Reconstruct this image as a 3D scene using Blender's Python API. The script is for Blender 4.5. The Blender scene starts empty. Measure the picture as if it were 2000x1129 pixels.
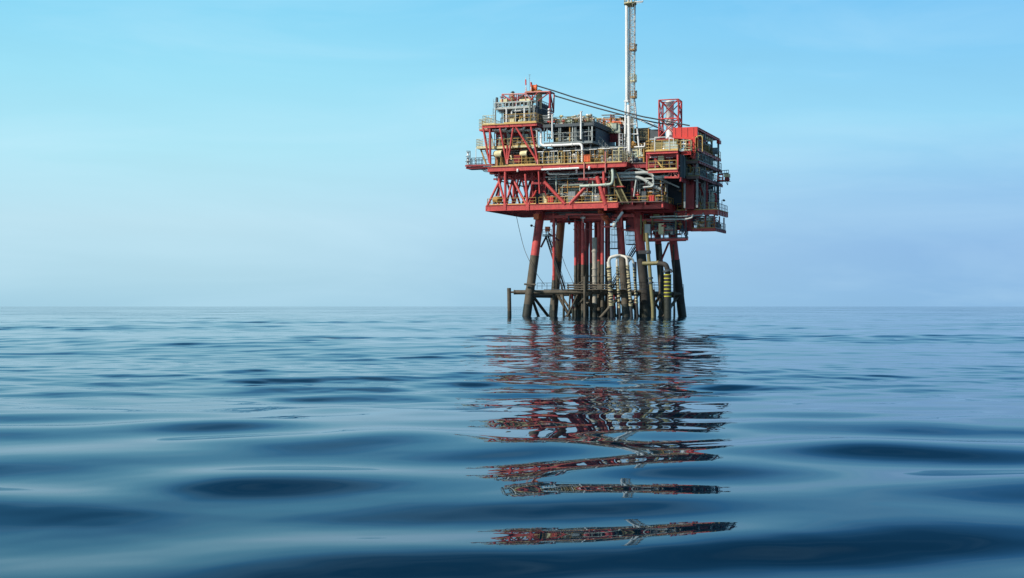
import bpy, math, random
import numpy as np
from mathutils import Vector, Matrix

scene = bpy.context.scene
COL = scene.collection
rad = math.radians

# ------------------------------------------------------------------ frame
# camera stands 2 m above the sea; the platform frame (u right along the
# front, v to the back, z up) is turned 20.5 degrees about the vertical.
FPX = 2700.0
HOR = 598.0
CAM_H = 2.0
TH = rad(20.5)
CT, ST = math.cos(TH), math.sin(TH)
OX, OY = 15.0, 225.0

def U(px, v):
    t = (px - 1000.0) / FPX
    return (t * (OY + v * CT) - OX - v * ST) / (CT + t * ST)

def Q(px, py, v=0.0):
    u = U(px, v)
    Y = OY - u * ST + v * CT
    return Vector((u, v, CAM_H + (HOR - py) / FPX * Y))

def QZ(px, z, v=0.0):
    return Vector((U(px, v), v, z))

def ZP(px, py, v=0.0):
    return Q(px, py, v).z

def V3(*a):
    return Vector(a)

# ------------------------------------------------------------------ mesh builder
class MB:
    def __init__(self):
        self.v, self.f, self.m, self.s = [], [], [], []
        self.prim = []

    def add(self, vs, fs, mi=0, smooth=False):
        b = len(self.v)
        self.prim.append((b, b+len(vs), len(self.f), len(self.f)+len(fs)))
        self.v.extend([tuple(p) for p in vs])
        for f in fs:
            self.f.append(tuple(b + i for i in f))
            self.m.append(mi)
            self.s.append(smooth)

    def box(self, a, b, mi=0):
        x0, x1 = sorted((a[0], b[0])); y0, y1 = sorted((a[1], b[1])); z0, z1 = sorted((a[2], b[2]))
        vs = [(x0,y0,z0),(x1,y0,z0),(x1,y1,z0),(x0,y1,z0),(x0,y0,z1),(x1,y0,z1),(x1,y1,z1),(x0,y1,z1)]
        self.add(vs, [(0,3,2,1),(4,5,6,7),(0,1,5,4),(1,2,6,5),(2,3,7,6),(3,0,4,7)], mi)
        return self

    def bar(self, p, q, w, h=None, mi=0):
        p, q = Vector(p), Vector(q)
        h = w if h is None else h
        d = (q - p)
        if d.length < 1e-6: return self
        d.normalize()
        up = Vector((0,0,1)) if abs(d.z) < 0.95 else Vector((0,1,0))
        sd = d.cross(up).normalized()
        up = sd.cross(d).normalized()
        vs = []
        for e in (p, q):
            for a, b in ((-1,-1),(1,-1),(1,1),(-1,1)):
                vs.append(e + sd * (a * w / 2) + up * (b * h / 2))
        self.add(vs, [(0,3,2,1),(4,5,6,7),(0,1,5,4),(1,2,6,5),(2,3,7,6),(3,0,4,7)], mi)
        return self

    def tube(self, path, r, n=8, mi=0, cap=True):
        pts = [Vector(p) for p in path]
        k = len(pts)
        rs = r if isinstance(r, (list, tuple)) else [r] * k
        ts = []
        for i in range(k):
            a = pts[max(i-1, 0)]; b = pts[min(i+1, k-1)]
            if 0 < i < k-1:
                d = (pts[i]-a).normalized() + (b-pts[i]).normalized()
            else:
                d = b - a
            ts.append(d.normalized() if d.length > 1e-9 else Vector((0,0,1)))
        ref = Vector((0,0,1)) if abs(ts[0].z) < 0.9 else Vector((0,1,0))
        nrm = (ref - ts[0] * ref.dot(ts[0])).normalized()
        vs, fs = [], []
        for i in range(k):
            nrm = (nrm - ts[i] * nrm.dot(ts[i])).normalized()
            bn = ts[i].cross(nrm)
            for j in range(n):
                a = 2 * math.pi * j / n
                vs.append(pts[i] + (nrm * math.cos(a) + bn * math.sin(a)) * rs[i])
        for i in range(k-1):
            for j in range(n):
                j2 = (j+1) % n
                fs.append((i*n+j, i*n+j2, (i+1)*n+j2, (i+1)*n+j))
        self.add(vs, fs, mi, n > 5)
        if cap:
            self.add(vs[:n], [tuple(reversed(range(n)))], mi)
            self.add(vs[-n:], [tuple(range(n))], mi)
        return self

    def lathe(self, p, axis, prof, n=12, mi=0):
        p = Vector(p); ax = Vector(axis).normalized()
        path = [p + ax * h for r, h in prof]
        ref = Vector((0,0,1)) if abs(ax.z) < 0.9 else Vector((0,1,0))
        nx = (ref - ax * ref.dot(ax)).normalized(); ny = ax.cross(nx)
        vs, fs = [], []
        for (r, h), c in zip(prof, path):
            for j in range(n):
                a = 2*math.pi*j/n
                vs.append(c + (nx*math.cos(a) + ny*math.sin(a)) * max(r, 1e-4))
        for i in range(len(prof)-1):
            for j in range(n):
                j2 = (j+1) % n
                fs.append((i*n+j, i*n+j2, (i+1)*n+j2, (i+1)*n+j))
        self.add(vs, fs, mi, True)
        self.add(vs[:n], [tuple(reversed(range(n)))], mi)
        self.add(vs[-n:], [tuple(range(n))], mi)
        return self

    def slab(self, poly, z0, z1, mi=0):
        n = len(poly)
        vs = [(a, b, z0) for a, b in poly] + [(a, b, z1) for a, b in poly]
        fs = [tuple(reversed(range(n))), tuple(range(n, 2*n))]
        for i in range(n):
            j = (i+1) % n
            fs.append((i, j, n+j, n+i))
        self.add(vs, fs, mi)
        return self

    def girder(self, p, q, h, w=0.3, mi=0, stiff=0.0):
        # I beam: p, q are on its top centre line
        p, q = Vector(p), Vector(q)
        z = Vector((0,0,1)); t = 0.06
        self.bar(p - z*t/2, q - z*t/2, w, t, mi)
        self.bar(p - z*(h-t/2), q - z*(h-t/2), w, t, mi)
        self.bar(p - z*h/2, q - z*h/2, 0.05, h-2*t, mi)
        if stiff > 0:
            L = (q-p).length; k = max(1, int(L/stiff)); d = (q-p)/L
            for i in range(k+1):
                c = p + d*(L*i/k) - z*h/2
                self.bar(c - z*(h/2-t-.002), c + z*(h/2-t-.002), w*0.9, 0.05, mi)
        return self

    def rail(self, pts, h=1.1, sp=1.5, r=0.04, mi=0, toe=True, mids=(0.55,)):
        pts = [Vector(p) for p in pts]
        z = Vector((0,0,1))
        for a, b in zip(pts, pts[1:]):
            self.tube([a+z*h, b+z*h], r, 5, mi)
            for m in mids:
                self.tube([a+z*m, b+z*m], r*0.75, 4, mi)
            if toe: self.bar(a+z*0.09, b+z*0.09, 0.02, 0.15, mi)
            L = (b-a).length; k = max(1, round(L/sp))
            for i in range(k+1):
                c = a.lerp(b, i/k)
                self.tube([c, c+z*h], r, 4, mi)
        return self

    def ladder(self, p, q, side, w=0.45, sp=0.35, r=0.035, mi=0, cage=None):
        p, q = Vector(p), Vector(q); sd = Vector(side).normalized()
        self.tube([p-sd*w/2, q-sd*w/2], r, 4, mi); self.tube([p+sd*w/2, q+sd*w/2], r, 4, mi)
        L = (q-p).length; k = int(L/sp)
        for i in range(1, k):
            c = p.lerp(q, i/k)
            self.tube([c-sd*w/2, c+sd*w/2], r*0.8, 4, mi)
        if cage is not None:
            n = Vector(cage).normalized()
            kk = max(2, int(L/0.9))
            hoops = []
            for i in range(kk+1):
                c = p.lerp(q, i/kk)
                h = [c + sd*(math.cos(a)*0.38) + n*(math.sin(a)*0.7) for a in [math.pi*j/6 for j in range(7)]]
                hoops.append(h); self.tube(h, r*0.8, 4, mi, False)
            for j in (1, 3, 5):
                self.tube([hoops[0][j], hoops[-1][j]], r*0.7, 4, mi)
        return self

    def clusters(self, tol=0.03):
        # groups of primitives whose boxes touch: separate pieces become separate parts
        n = len(self.prim)
        bb = []
        for a, b, c, d in self.prim:
            P = np.array(self.v[a:b]); bb.append((P.min(0)-tol, P.max(0)+tol))
        lo = np.array([x[0] for x in bb]); hi = np.array([x[1] for x in bb])
        lab = list(range(n))
        def find(i):
            while lab[i] != i: lab[i] = lab[lab[i]]; i = lab[i]
            return i
        for i in range(n):
            hit = np.nonzero(((lo[i] <= hi) & (hi[i] >= lo)).all(1))[0]
            for j in hit:
                a, b = find(i), find(int(j))
                if a != b: lab[b] = a
        g = {}
        for i in range(n): g.setdefault(find(i), []).append(i)
        res = []
        for ids in g.values():
            m = MB()
            for i in ids:
                a, b, c, d = self.prim[i]
                o = len(m.v)
                m.prim.append((o, o+b-a, len(m.f), len(m.f)+d-c))
                m.v.extend(self.v[a:b])
                for k in range(c, d):
                    m.f.append(tuple(x-a+o for x in self.f[k])); m.m.append(self.m[k]); m.s.append(self.s[k])
            res.append(m)
        return res

    def build(self, name, mats, parent=None):
        me = bpy.data.meshes.new(name)
        base = base_of(parent) if parent is not None else Vector((0,0,0))
        vs = [(a-base.x, b-base.y, cc-base.z) for a, b, cc in self.v]
        me.from_pydata(vs, [], self.f)
        me.polygons.foreach_set('material_index', self.m)
        me.polygons.foreach_set('use_smooth', self.s)
        if not isinstance(mats, (list, tuple)): mats = [mats]
        for m in mats: me.materials.append(m)
        me.update()
        o = bpy.data.objects.new(name, me)
        COL.objects.link(o)
        if parent is not None: o.parent = parent
        return o

BASES = {}
def base_of(o):
    while o.parent is not None: o = o.parent
    return BASES[o.name]

def thing(name, label, cat, base, group=None):
    base = Vector(base)
    o = bpy.data.objects.new(name, None)
    o.empty_display_size = 0.5
    COL.objects.link(o)
    o.location = (OX + base.x*CT + base.y*ST, OY - base.x*ST + base.y*CT, base.z)
    o.rotation_euler = (0, 0, -TH)
    o['label'] = label; o['category'] = cat
    if group: o['group'] = group
    BASES[o.name] = base
    return o

def single(name, mb, mats, label, cat, base, group=None):
    """a thing that is one mesh"""
    base = Vector(base)
    me_o = mb.build(name, mats, None)
    me = me_o.data
    me.transform(Matrix.Translation(-base))
    me_o.location = (OX + base.x*CT + base.y*ST, OY - base.x*ST + base.y*CT, base.z)
    me_o.rotation_euler = (0, 0, -TH)
    me_o['label'] = label; me_o['category'] = cat
    if group: me_o['group'] = group
    return me_o

def bend(path, r=0.4, seg=4):
    pts = [Vector(p) for p in path]; out = [pts[0]]
    for i in range(1, len(pts)-1):
        a, b, c = pts[i-1], pts[i], pts[i+1]
        d1 = (a-b); d2 = (c-b)
        rr = min(r, d1.length*0.49, d2.length*0.49)
        p0 = b + d1.normalized()*rr; p1 = b + d2.normalized()*rr
        for k in range(seg+1):
            t = k/seg
            out.append(p0.lerp(b, t).lerp(b.lerp(p1, t), t))
    out.append(pts[-1])
    return out

# ------------------------------------------------------------------ materials
def lin(r, g, b):
    def f(x):
        x /= 255.0
        return x/12.92 if x <= 0.04045 else ((x+0.055)/1.055)**2.4
    return (f(r), f(g), f(b), 1.0)

def paint(name, col, rough=0.5, rust=0.35, rustcol=(0.10,0.04,0.02), var=0.2, scale=1.2, metal=0.0, dirt=0.25):
    m = bpy.data.materials.new(name); m.use_nodes = True
    nt = m.node_tree; N = nt.nodes; L = nt.links
    bs = N['Principled BSDF']
    tc = N.new('ShaderNodeTexCoord')
    n1 = N.new('ShaderNodeTexNoise'); n1.inputs['Scale'].default_value = scale; n1.inputs['Detail'].default_value = 6; n1.inputs['Roughness'].default_value = 0.65
    L.new(tc.outputs['Object'], n1.inputs['Vector'])
    mp = N.new('ShaderNodeMapping'); mp.inputs['Scale'].default_value = (3.0, 3.0, 0.35)
    L.new(tc.outputs['Object'], mp.inputs['Vector'])
    n2 = N.new('ShaderNodeTexNoise'); n2.inputs['Scale'].default_value = scale*1.2; n2.inputs['Detail'].default_value = 4
    L.new(mp.outputs['Vector'], n2.inputs['Vector'])
    # tone variation
    r1 = N.new('ShaderNodeMapRange'); r1.inputs['From Min'].default_value = 0.3; r1.inputs['From Max'].default_value = 0.7
    r1.inputs['To Min'].default_value = 1.0-var; r1.inputs['To Max'].default_value = 1.0+var*0.6
    L.new(n1.outputs['Fac'], r1.inputs['Value'])
    vm = N.new('ShaderNodeVectorMath'); vm.operation = 'SCALE'
    vm.inputs[0].default_value = col[:3]
    L.new(r1.outputs['Result'], vm.inputs['Scale'])
    # dirt streaks
    r2 = N.new('ShaderNodeMapRange'); r2.inputs['From Min'].default_value = 0.5; r2.inputs['From Max'].default_value = 0.75
    r2.inputs['To Max'].default_value = dirt
    L.new(n2.outputs['Fac'], r2.inputs['Value'])
    mx = N.new('ShaderNodeMix'); mx.data_type = 'RGBA'
    L.new(r2.outputs['Result'], mx.inputs['Factor']); L.new(vm.outputs['Vector'], mx.inputs['A']); mx.inputs['B'].default_value = (col[0]*.35+.02, col[1]*.35+.015, col[2]*.35+.01, 1)
    # rust patches
    n3 = N.new('ShaderNodeTexNoise'); n3.inputs['Scale'].default_value = scale*3.1; n3.inputs['Detail'].default_value = 8; n3.inputs['Roughness'].default_value = 0.7
    L.new(tc.outputs['Object'], n3.inputs['Vector'])
    r3 = N.new('ShaderNodeMapRange'); r3.inputs['From Min'].default_value = 0.62 - rust*0.12; r3.inputs['From Max'].default_value = 0.72 - rust*0.08
    r3.inputs['To Max'].default_value = min(1.0, rust*1.6)
    L.new(n3.outputs['Fac'], r3.inputs['Value'])
    m2 = N.new('ShaderNodeMix'); m2.data_type = 'RGBA'
    L.new(r3.outputs['Result'], m2.inputs['Factor']); L.new(mx.outputs['Result'], m2.inputs['A']); m2.inputs['B'].default_value = (*rustcol, 1)
    L.new(m2.outputs['Result'], bs.inputs['Base Color'])
    bs.inputs['Roughness'].default_value = rough
    bs.inputs['Metallic'].default_value = metal
    bp = N.new('ShaderNodeBump'); bp.inputs['Strength'].default_value = 0.25; bp.inputs['Distance'].default_value = 0.02
    L.new(n3.outputs['Fac'], bp.inputs['Height']); L.new(bp.outputs['Normal'], bs.inputs['Normal'])
    return m

M = {}
M['red']    = paint('red_paint', (0.56,0.066,0.058), 0.5, 0.42, var=0.28, dirt=0.45)
M['dred']   = paint('dark_red_paint', (0.32,0.026,0.032), 0.55, 0.36, var=0.3, dirt=0.4)
M['bright'] = paint('bright_red_panel', (0.68,0.05,0.035), 0.5, 0.12, var=0.1)
M['orange'] = paint('orange_paint', (0.72,0.13,0.03), 0.5, 0.15)
M['pink']   = paint('faded_pink_paint', (0.66,0.24,0.2), 0.6, 0.25)
M['brown']  = paint('rusty_brown_paint', (0.42,0.16,0.07), 0.6, 0.4)
M['yellow'] = paint('yellow_rail_paint', (0.62,0.41,0.13), 0.55, 0.35, rustcol=(0.16,0.08,0.03))
M['ochre']  = paint('ochre_paint', (0.42,0.22,0.05), 0.6, 0.4)
M['cream']  = paint('cream_paint', (0.70,0.62,0.36), 0.5, 0.2)
M['white']  = paint('white_paint', (0.84,0.82,0.78), 0.4, 0.08, rustcol=(0.25,0.14,0.07), var=0.08, dirt=0.2)
M['oldwhite'] = paint('weathered_white_paint', (0.66,0.62,0.54), 0.6, 0.35, rustcol=(0.2,0.13,0.07), var=0.25, dirt=0.4, scale=2.5)
M['grey']   = paint('grey_paint', (0.46,0.48,0.45), 0.5, 0.25)
M['mgrey']  = paint('mid_grey_paint', (0.22,0.25,0.25), 0.55, 0.25)
M['dgrey']  = paint('dark_grey_steel', (0.07,0.085,0.095), 0.6, 0.3)
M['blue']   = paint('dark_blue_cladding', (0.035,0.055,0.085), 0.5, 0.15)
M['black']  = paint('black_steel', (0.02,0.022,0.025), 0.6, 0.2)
M['olive']  = paint('olive_paint', (0.22,0.19,0.08), 0.6, 0.4)
M['pgreen'] = paint('pale_green_paint', (0.45,0.52,0.43), 0.5, 0.2)
M['deckf']  = paint('deck_plate', (0.16,0.10,0.09), 0.7, 0.4)
M['growth'] = paint('weathered_pile_steel', (0.10,0.083,0.058), 0.75, 0.55, rustcol=(0.10,0.045,0.02), var=0.45, scale=0.9, dirt=0.5)
M['shaded_growth'] = paint('shaded_weathered_pile_steel', (0.042,0.038,0.032), 0.75, 0.5, rustcol=(0.05,0.024,0.012), var=0.5, scale=0.9, dirt=0.5)  # darker copy of the pile steel, shade on the right put into its colour
M['weed']   = paint('wet_marine_growth', (0.03,0.032,0.022), 0.5, 0.5, rustcol=(0.02,0.022,0.012), var=0.5, scale=2.0, dirt=0.4)
M['rope']   = paint('rope_fibre', (0.50,0.43,0.25), 0.8, 0.2, var=0.3, scale=3)
M['band']   = paint('yellow_band', (0.62,0.58,0.05), 0.6, 0.25, var=0.2, scale=3)
M['stone']  = paint('weathered_beige_steel', (0.40,0.36,0.29), 0.7, 0.3)
M['cable']  = paint('tarred_cable', (0.045,0.05,0.055), 0.6, 0.1)

# ------------------------------------------------------------------ camera
cam_d = bpy.data.cameras.new('camera'); cam = bpy.data.objects.new('camera', cam_d); COL.objects.link(cam)
cam.location = (0, 0, CAM_H); cam.rotation_euler = (math.pi/2, 0, 0)
cam_d.sensor_width = 36.0; cam_d.lens = 36.0 * FPX / 2000.0
cam_d.shift_y = (HOR - 564.5) / 2000.0
cam_d.clip_start = 0.1; cam_d.clip_end = 60000
scene.camera = cam

# ------------------------------------------------------------------ light
SUN_AZ = rad(61)      # left of straight-behind-the-camera
SUN_EL = rad(40)
sd = bpy.data.lights.new('sun', 'SUN'); sun = bpy.data.objects.new('sun', sd); COL.objects.link(sun)
sd.energy = 5.0; sd.angle = rad(0.5); sd.color = (1.0, 0.95, 0.86)
sdir = Vector((-math.sin(SUN_AZ)*math.cos(SUN_EL), -math.cos(SUN_AZ)*math.cos(SUN_EL), math.sin(SUN_EL)))
sun.rotation_euler = sdir.to_track_quat('Z', 'Y').to_euler()
sun.location = (-60, -60, 120)

w = bpy.data.worlds.new('World'); scene.world = w; w.use_nodes = True
nt = w.node_tree; N = nt.nodes; L = nt.links
for n in list(N): N.remove(n)
out = N.new('ShaderNodeOutputWorld')
sky = N.new('ShaderNodeTexSky'); sky.sky_type = 'NISHITA'; sky.sun_disc = False
sky.sun_elevation = SUN_EL
sky.sun_rotation = math.atan2(sdir.x, sdir.y)
sky.air_density = 1.0; sky.dust_density = 0.6; sky.ozone_density = 2.0
bg1 = N.new('ShaderNodeBackground'); bg1.inputs['Strength'].default_value = 0.055
L.new(sky.outputs['Color'], bg1.inputs['Color'])
tc = N.new('ShaderNodeTexCoord'); sp = N.new('ShaderNodeSeparateXYZ')
L.new(tc.outputs['Generated'], sp.inputs['Vector'])
mr = N.new('ShaderNodeMapRange'); mr.inputs['From Min'].default_value = 0.0; mr.inputs['From Max'].default_value = 0.9
L.new(sp.outputs['Z'], mr.inputs['Value'])
def ramp(stops):
    r = N.new('ShaderNodeValToRGB'); cr = r.color_ramp
    while len(cr.elements) > 1: cr.elements.remove(cr.elements[-1])
    for i, (z, c) in enumerate(stops):
        e = cr.elements[0] if i == 0 else cr.elements.new(z/0.9)
        e.position = z/0.9; e.color = lin(*c)
    L.new(mr.outputs['Result'], r.inputs['Fac'])
    return r
SKY_L = [(0.0,(166,209,229)),(0.02,(178,218,235)),(0.06,(190,228,243)),(0.11,(178,232,248)),(0.16,(160,227,249)),(0.216,(138,216,248)),(0.25,(110,190,236)),(0.32,(58,122,164)),(0.45,(32,84,122)),(0.9,(18,54,90))]
SKY_R = [(0.0,(141,187,227)),(0.04,(142,187,231)),(0.08,(151,200,239)),(0.13,(153,217,248)),(0.216,(120,197,246)),(0.25,(96,172,230)),(0.32,(54,116,162)),(0.45,(30,80,120)),(0.9,(18,54,90))]
ra, rb = ramp(SKY_L), ramp(SKY_R)
mx_ = N.new('ShaderNodeMapRange'); mx_.interpolation_type = 'SMOOTHSTEP'
mx_.inputs['From Min'].default_value = -0.24; mx_.inputs['From Max'].default_value = 0.38
L.new(sp.outputs['X'], mx_.inputs['Value'])
mixc = N.new('ShaderNodeMix'); mixc.data_type = 'RGBA'
L.new(mx_.outputs['Result'], mixc.inputs['Factor']); L.new(ra.outputs['Color'], mixc.inputs['A']); L.new(rb.outputs['Color'], mixc.inputs['B'])
# a soft mottling of thin haze
nz = N.new('ShaderNodeTexNoise'); nz.inputs['Scale'].default_value = 4.0; nz.inputs['Detail'].default_value = 5; nz.inputs['Roughness'].default_value = 0.55; nz.inputs['Distortion'].default_value = 0.6
mpz = N.new('ShaderNodeMapping'); mpz.inputs['Scale'].default_value = (1, 1, 5)
L.new(tc.outputs['Generated'], mpz.inputs['Vector']); L.new(mpz.outputs['Vector'], nz.inputs['Vector'])
mz = N.new('ShaderNodeMapRange'); mz.inputs['From Min'].default_value = 0.3; mz.inputs['From Max'].default_value = 0.7
mz.inputs['To Min'].default_value = 0.965; mz.inputs['To Max'].default_value = 1.03
L.new(nz.outputs['Fac'], mz.inputs['Value'])
bg2 = N.new('ShaderNodeBackground')
hz = N.new('ShaderNodeMapRange'); hz.inputs['From Min'].default_value = 0.46; hz.inputs['From Max'].default_value = 0.75; hz.inputs['To Max'].default_value = 0.26
L.new(nz.outputs['Fac'], hz.inputs['Value'])
mh = N.new('ShaderNodeMix'); mh.data_type = 'RGBA'; mh.inputs['B'].default_value = lin(196, 226, 240)
L.new(hz.outputs['Result'], mh.inputs['Factor']); L.new(mixc.outputs['Result'], mh.inputs['A'])
L.new(mh.outputs['Result'], bg2.inputs['Color']); L.new(mz.outputs['Result'], bg2.inputs['Strength'])
mf = N.new('ShaderNodeMapRange'); mf.interpolation_type = 'SMOOTHSTEP'
mf.inputs['From Min'].default_value = 0.55; mf.inputs['From Max'].default_value = 0.95
mf.inputs['To Min'].default_value = 1.0; mf.inputs['To Max'].default_value = 0.0
L.new(sp.outputs['Z'], mf.inputs['Value'])
ms = N.new('ShaderNodeMixShader')
L.new(mf.outputs['Result'], ms.inputs[0]); L.new(bg1.outputs[0], ms.inputs[1]); L.new(bg2.outputs[0], ms.inputs[2])
L.new(ms.outputs[0], out.inputs['Surface'])
scene.view_settings.view_transform = 'Standard'; scene.view_settings.look = 'None'
scene.view_settings.exposure = 0.0; scene.view_settings.gamma = 1.0

# ------------------------------------------------------------------ sea
def make_sea():
    rs = [0.4]
    while rs[-1] < 320: rs.append(rs[-1] + max(0.05, 0.0032*rs[-1]))
    while rs[-1] < 12000: rs.append(rs[-1]*1.022)
    rs = np.array(rs)
    A = 34
    fine = np.radians(np.linspace(-A, A, 380))
    coarse = np.radians(np.linspace(A, 360-A, 90))[1:-1]
    th = np.concatenate([fine, coarse])
    nr, na = len(rs), len(th)
    R, T = np.meshgrid(rs, th, indexing='ij')
    X = (R*np.sin(T)); Y = (R*np.cos(T))
    rng = np.random.default_rng(SEA_SEED)
    H_ = np.zeros_like(X); 
    dr = np.maximum(0.05, np.where(R < 320, 0.0032*R, 0.022*R))
    comps = []
    # the main wave train
    al = math.radians(20); lam = 3.45; k = 2*math.pi/lam
    comps.append((lam, 0.046, al, -k*12.5))
    for i in range(260):
        lam = 0.38 * (9/0.38)**rng.random()
        x = math.log(lam/2.6)
        sl = 0.0046*math.exp(-(x/0.62)**2) + 0.0029
        if lam < 1.5: sl *= 1.6
        if lam > 5: sl *= 0.6
        comps.append((lam, sl, math.radians(6) + rng.normal(0, 0.52 if lam > 2 else 0.65), rng.random()*2*math.pi))
    for i in range(16):
        comps.append((12*(70/12)**rng.random(), 0.006, math.radians(4)+rng.normal(0,.4), rng.random()*6.28))
    # slicks: short ripples come and go over the surface
    def slow(seed, L0):
        g = np.random.default_rng(seed); s = np.zeros_like(X)
        for i in range(7):
            l = L0*(0.6+1.2*g.random()); a = g.random()*2*math.pi
            s += np.sin(2*math.pi/l*(X*math.cos(a)*0.5+Y*math.sin(a)) + g.random()*6.28)
        return s/3.0
    m1 = np.clip(0.65 + 0.5*slow(5, 22), 0.15, 1.4)
    m2 = np.clip(0.75 + 0.35*slow(9, 30), 0.3, 1.3)
    swell = 0.85 + 0.9/(1+np.exp((Y-19)/2.5))
    near = 0.2 + 0.8/(1+np.exp(-(Y-23)/3.5))
    for lam, sl, a, ph in comps:
        k = 2*math.pi/lam; amp = sl/k
        fade = np.clip((lam/(dr*2.4)) - 1.0, 0, 1)
        arg = k*(-X*math.sin(a) + (Y-1.3)*math.cos(a)) + ph
        w_ = fade
        if lam < 1.7: w_ = w_*m1*near
        elif lam < 9: w_ = w_*m2*swell
        H_ += amp*w_*np.sin(arg)
    dd = (Y - 11.1 - 0.3*(X-1.0)); H_ += 0.062*np.exp(-dd**2/(2*0.62**2))*np.exp(-(X-1.1)**2/(2*2.4**2))
    co = np.stack([X, Y, H_], axis=-1).reshape(-1, 3).astype(np.float32)
    i = np.arange(nr-1)[:, None]; j = np.arange(na)[None, :]; j2 = (j+1) % na
    q = np.stack([i*na+j, i*na+j2+0*i, (i+1)*na+j2, (i+1)*na+j], axis=-1).reshape(-1, 4)

    me = bpy.data.meshes.new('sea')
    nf = len(q)
    me.vertices.add(len(co)); me.vertices.foreach_set('co', co.ravel())
    me.loops.add(nf*4); me.loops.foreach_set('vertex_index', q.ravel().astype(np.int32))
    me.polygons.add(nf)
    me.polygons.foreach_set('loop_start', (np.arange(nf)*4).astype(np.int32))
    me.polygons.foreach_set('use_smooth', np.ones(nf, dtype=bool))
    me.update(calc_edges=True); me.validate()
    o = bpy.data.objects.new('sea', me); COL.objects.link(o)
    o['kind'] = 'structure'
    m = bpy.data.materials.new('sea_water'); m.use_nodes = True
    nt = m.node_tree; N = nt.nodes; L = nt.links
    N.remove(N['Principled BSDF']); om = N['Material Output']
    dif = N.new('ShaderNodeBsdfDiffuse'); dif.inputs['Color'].default_value = (0.0012, 0.011, 0.024, 1)
    glo = N.new('ShaderNodeBsdfGlossy'); glo.distribution = 'GGX'
    fre = N.new('ShaderNodeFresnel'); fre.inputs['IOR'].default_value = 1.333
    pw = N.new('ShaderNodeMath'); pw.operation = 'POWER'; pw.inputs[1].default_value = 1.12
    sq = N.new('ShaderNodeMath'); sq.operation = 'POWER'; sq.inputs[1].default_value = 1.4
    L.new(fre.outputs[0], pw.inputs[0]); L.new(fre.outputs[0], sq.inputs[0])
    tint = N.new('ShaderNodeMix'); tint.data_type = 'RGBA'
    tint.inputs['A'].default_value = (0.50, 0.72, 0.90, 1); tint.inputs['B'].default_value = (1, 1, 1, 1)
    L.new(sq.outputs[0], tint.inputs['Factor']); L.new(tint.outputs['Result'], glo.inputs['Color'])
    mxs = N.new('ShaderNodeMixShader'); L.new(pw.outputs[0], mxs.inputs[0]); L.new(dif.outputs[0], mxs.inputs[1]); L.new(glo.outputs[0], mxs.inputs[2])
    L.new(mxs.outputs[0], om.inputs['Surface'])
    tc = N.new('ShaderNodeTexCoord')
    mp = N.new('ShaderNodeMapping'); mp.inputs['Scale'].default_value = (0.35, 1.0, 1.0); mp.inputs['Rotation'].default_value = (0,0,math.radians(8))
    L.new(tc.outputs['Object'], mp.inputs['Vector'])
    n1 = N.new('ShaderNodeTexNoise'); n1.inputs['Scale'].default_value = 0.33; n1.inputs['Detail'].default_value = 5; n1.inputs['Roughness'].default_value = 0.55
    L.new(mp.outputs['Vector'], n1.inputs['Vector'])
    # open-sea waves too far off to be meshed
    sp = N.new('ShaderNodeSeparateXYZ'); L.new(tc.outputs['Object'], sp.inputs['Vector'])
    f = N.new('ShaderNodeMapRange'); f.inputs['From Min'].default_value = 40; f.inputs['From Max'].default_value = 300; f.inputs['To Min'].default_value = 0.0; f.inputs['To Max'].default_value = 0.7
    L.new(sp.outputs['Y'], f.inputs['Value'])
    # wind-ruffled patches between slicks
    mp2 = N.new('ShaderNodeMapping'); mp2.inputs['Scale'].default_value = (0.012, 0.03, 1.0)
    L.new(tc.outputs['Object'], mp2.inputs['Vector'])
    n2 = N.new('ShaderNodeTexNoise'); n2.inputs['Scale'].default_value = 1.0; n2.inputs['Detail'].default_value = 6; n2.inputs['Roughness'].default_value = 0.7
    L.new(mp2.outputs['Vector'], n2.inputs['Vector'])
    pr = N.new('ShaderNodeMapRange'); pr.inputs['From Min'].default_value = 0.42; pr.inputs['From Max'].default_value = 0.62; pr.inputs['To Min'].default_value = 0.25; pr.inputs['To Max'].default_value = 1.5
    L.new(n2.outputs['Fac'], pr.inputs['Value'])
    ml = N.new('ShaderNodeMath'); ml.operation = 'MULTIPLY'
    L.new(f.outputs['Result'], ml.inputs[0]); L.new(pr.outputs['Result'], ml.inputs[1])
    rr = N.new('ShaderNodeMath'); rr.operation = 'MULTIPLY_ADD'; rr.inputs[1].default_value = 0.05; rr.inputs[2].default_value = 0.012
    L.new(ml.outputs[0], rr.inputs[0]); L.new(rr.outputs[0], glo.inputs['Roughness'])
    bp = N.new('ShaderNodeBump'); bp.inputs['Distance'].default_value = 0.4
    L.new(ml.outputs[0], bp.inputs['Strength']); L.new(n1.outputs['Fac'], bp.inputs['Height'])
    L.new(bp.outputs['Normal'], glo.inputs['Normal']); L.new(bp.outputs['Normal'], fre.inputs['Normal'])
    me.materials.append(m)
    return o
SEA_SEED = 7
make_sea()

# ================================================================== PLATFORM
ZL = ZP(1100, 397)          # top of lower deck
ZM = ZP(1100, 319.5)        # top of main deck
UL, UR = U(950, 0), U(1206, 0)
UM = U(1222, 0)
plat = thing('offshore_platform', 'red steel offshore gas platform standing on slanted brown legs in calm sea', 'oil platform', (-4, 9, 0))

WHOLE = {'rope_wrap','slats','corrugation','window_band','slat','lattice','lid','underframe','handrail'}
def B(name, mat, fn, parent=plat, label=None):
    mb = MB(); fn(mb); o = None
    for c in (mb.clusters() if name not in WHOLE else [mb]):
        q = c.build(name, mat, parent); o = o or q
    if label: o['label'] = label
    return o

def ext(a, b, z):
    """point on line a-b at height z"""
    a, b = Vector(a), Vector(b); t = (z-a.z)/(b.z-a.z); return a.lerp(b, t)

Z_BRK = 10.5
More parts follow.
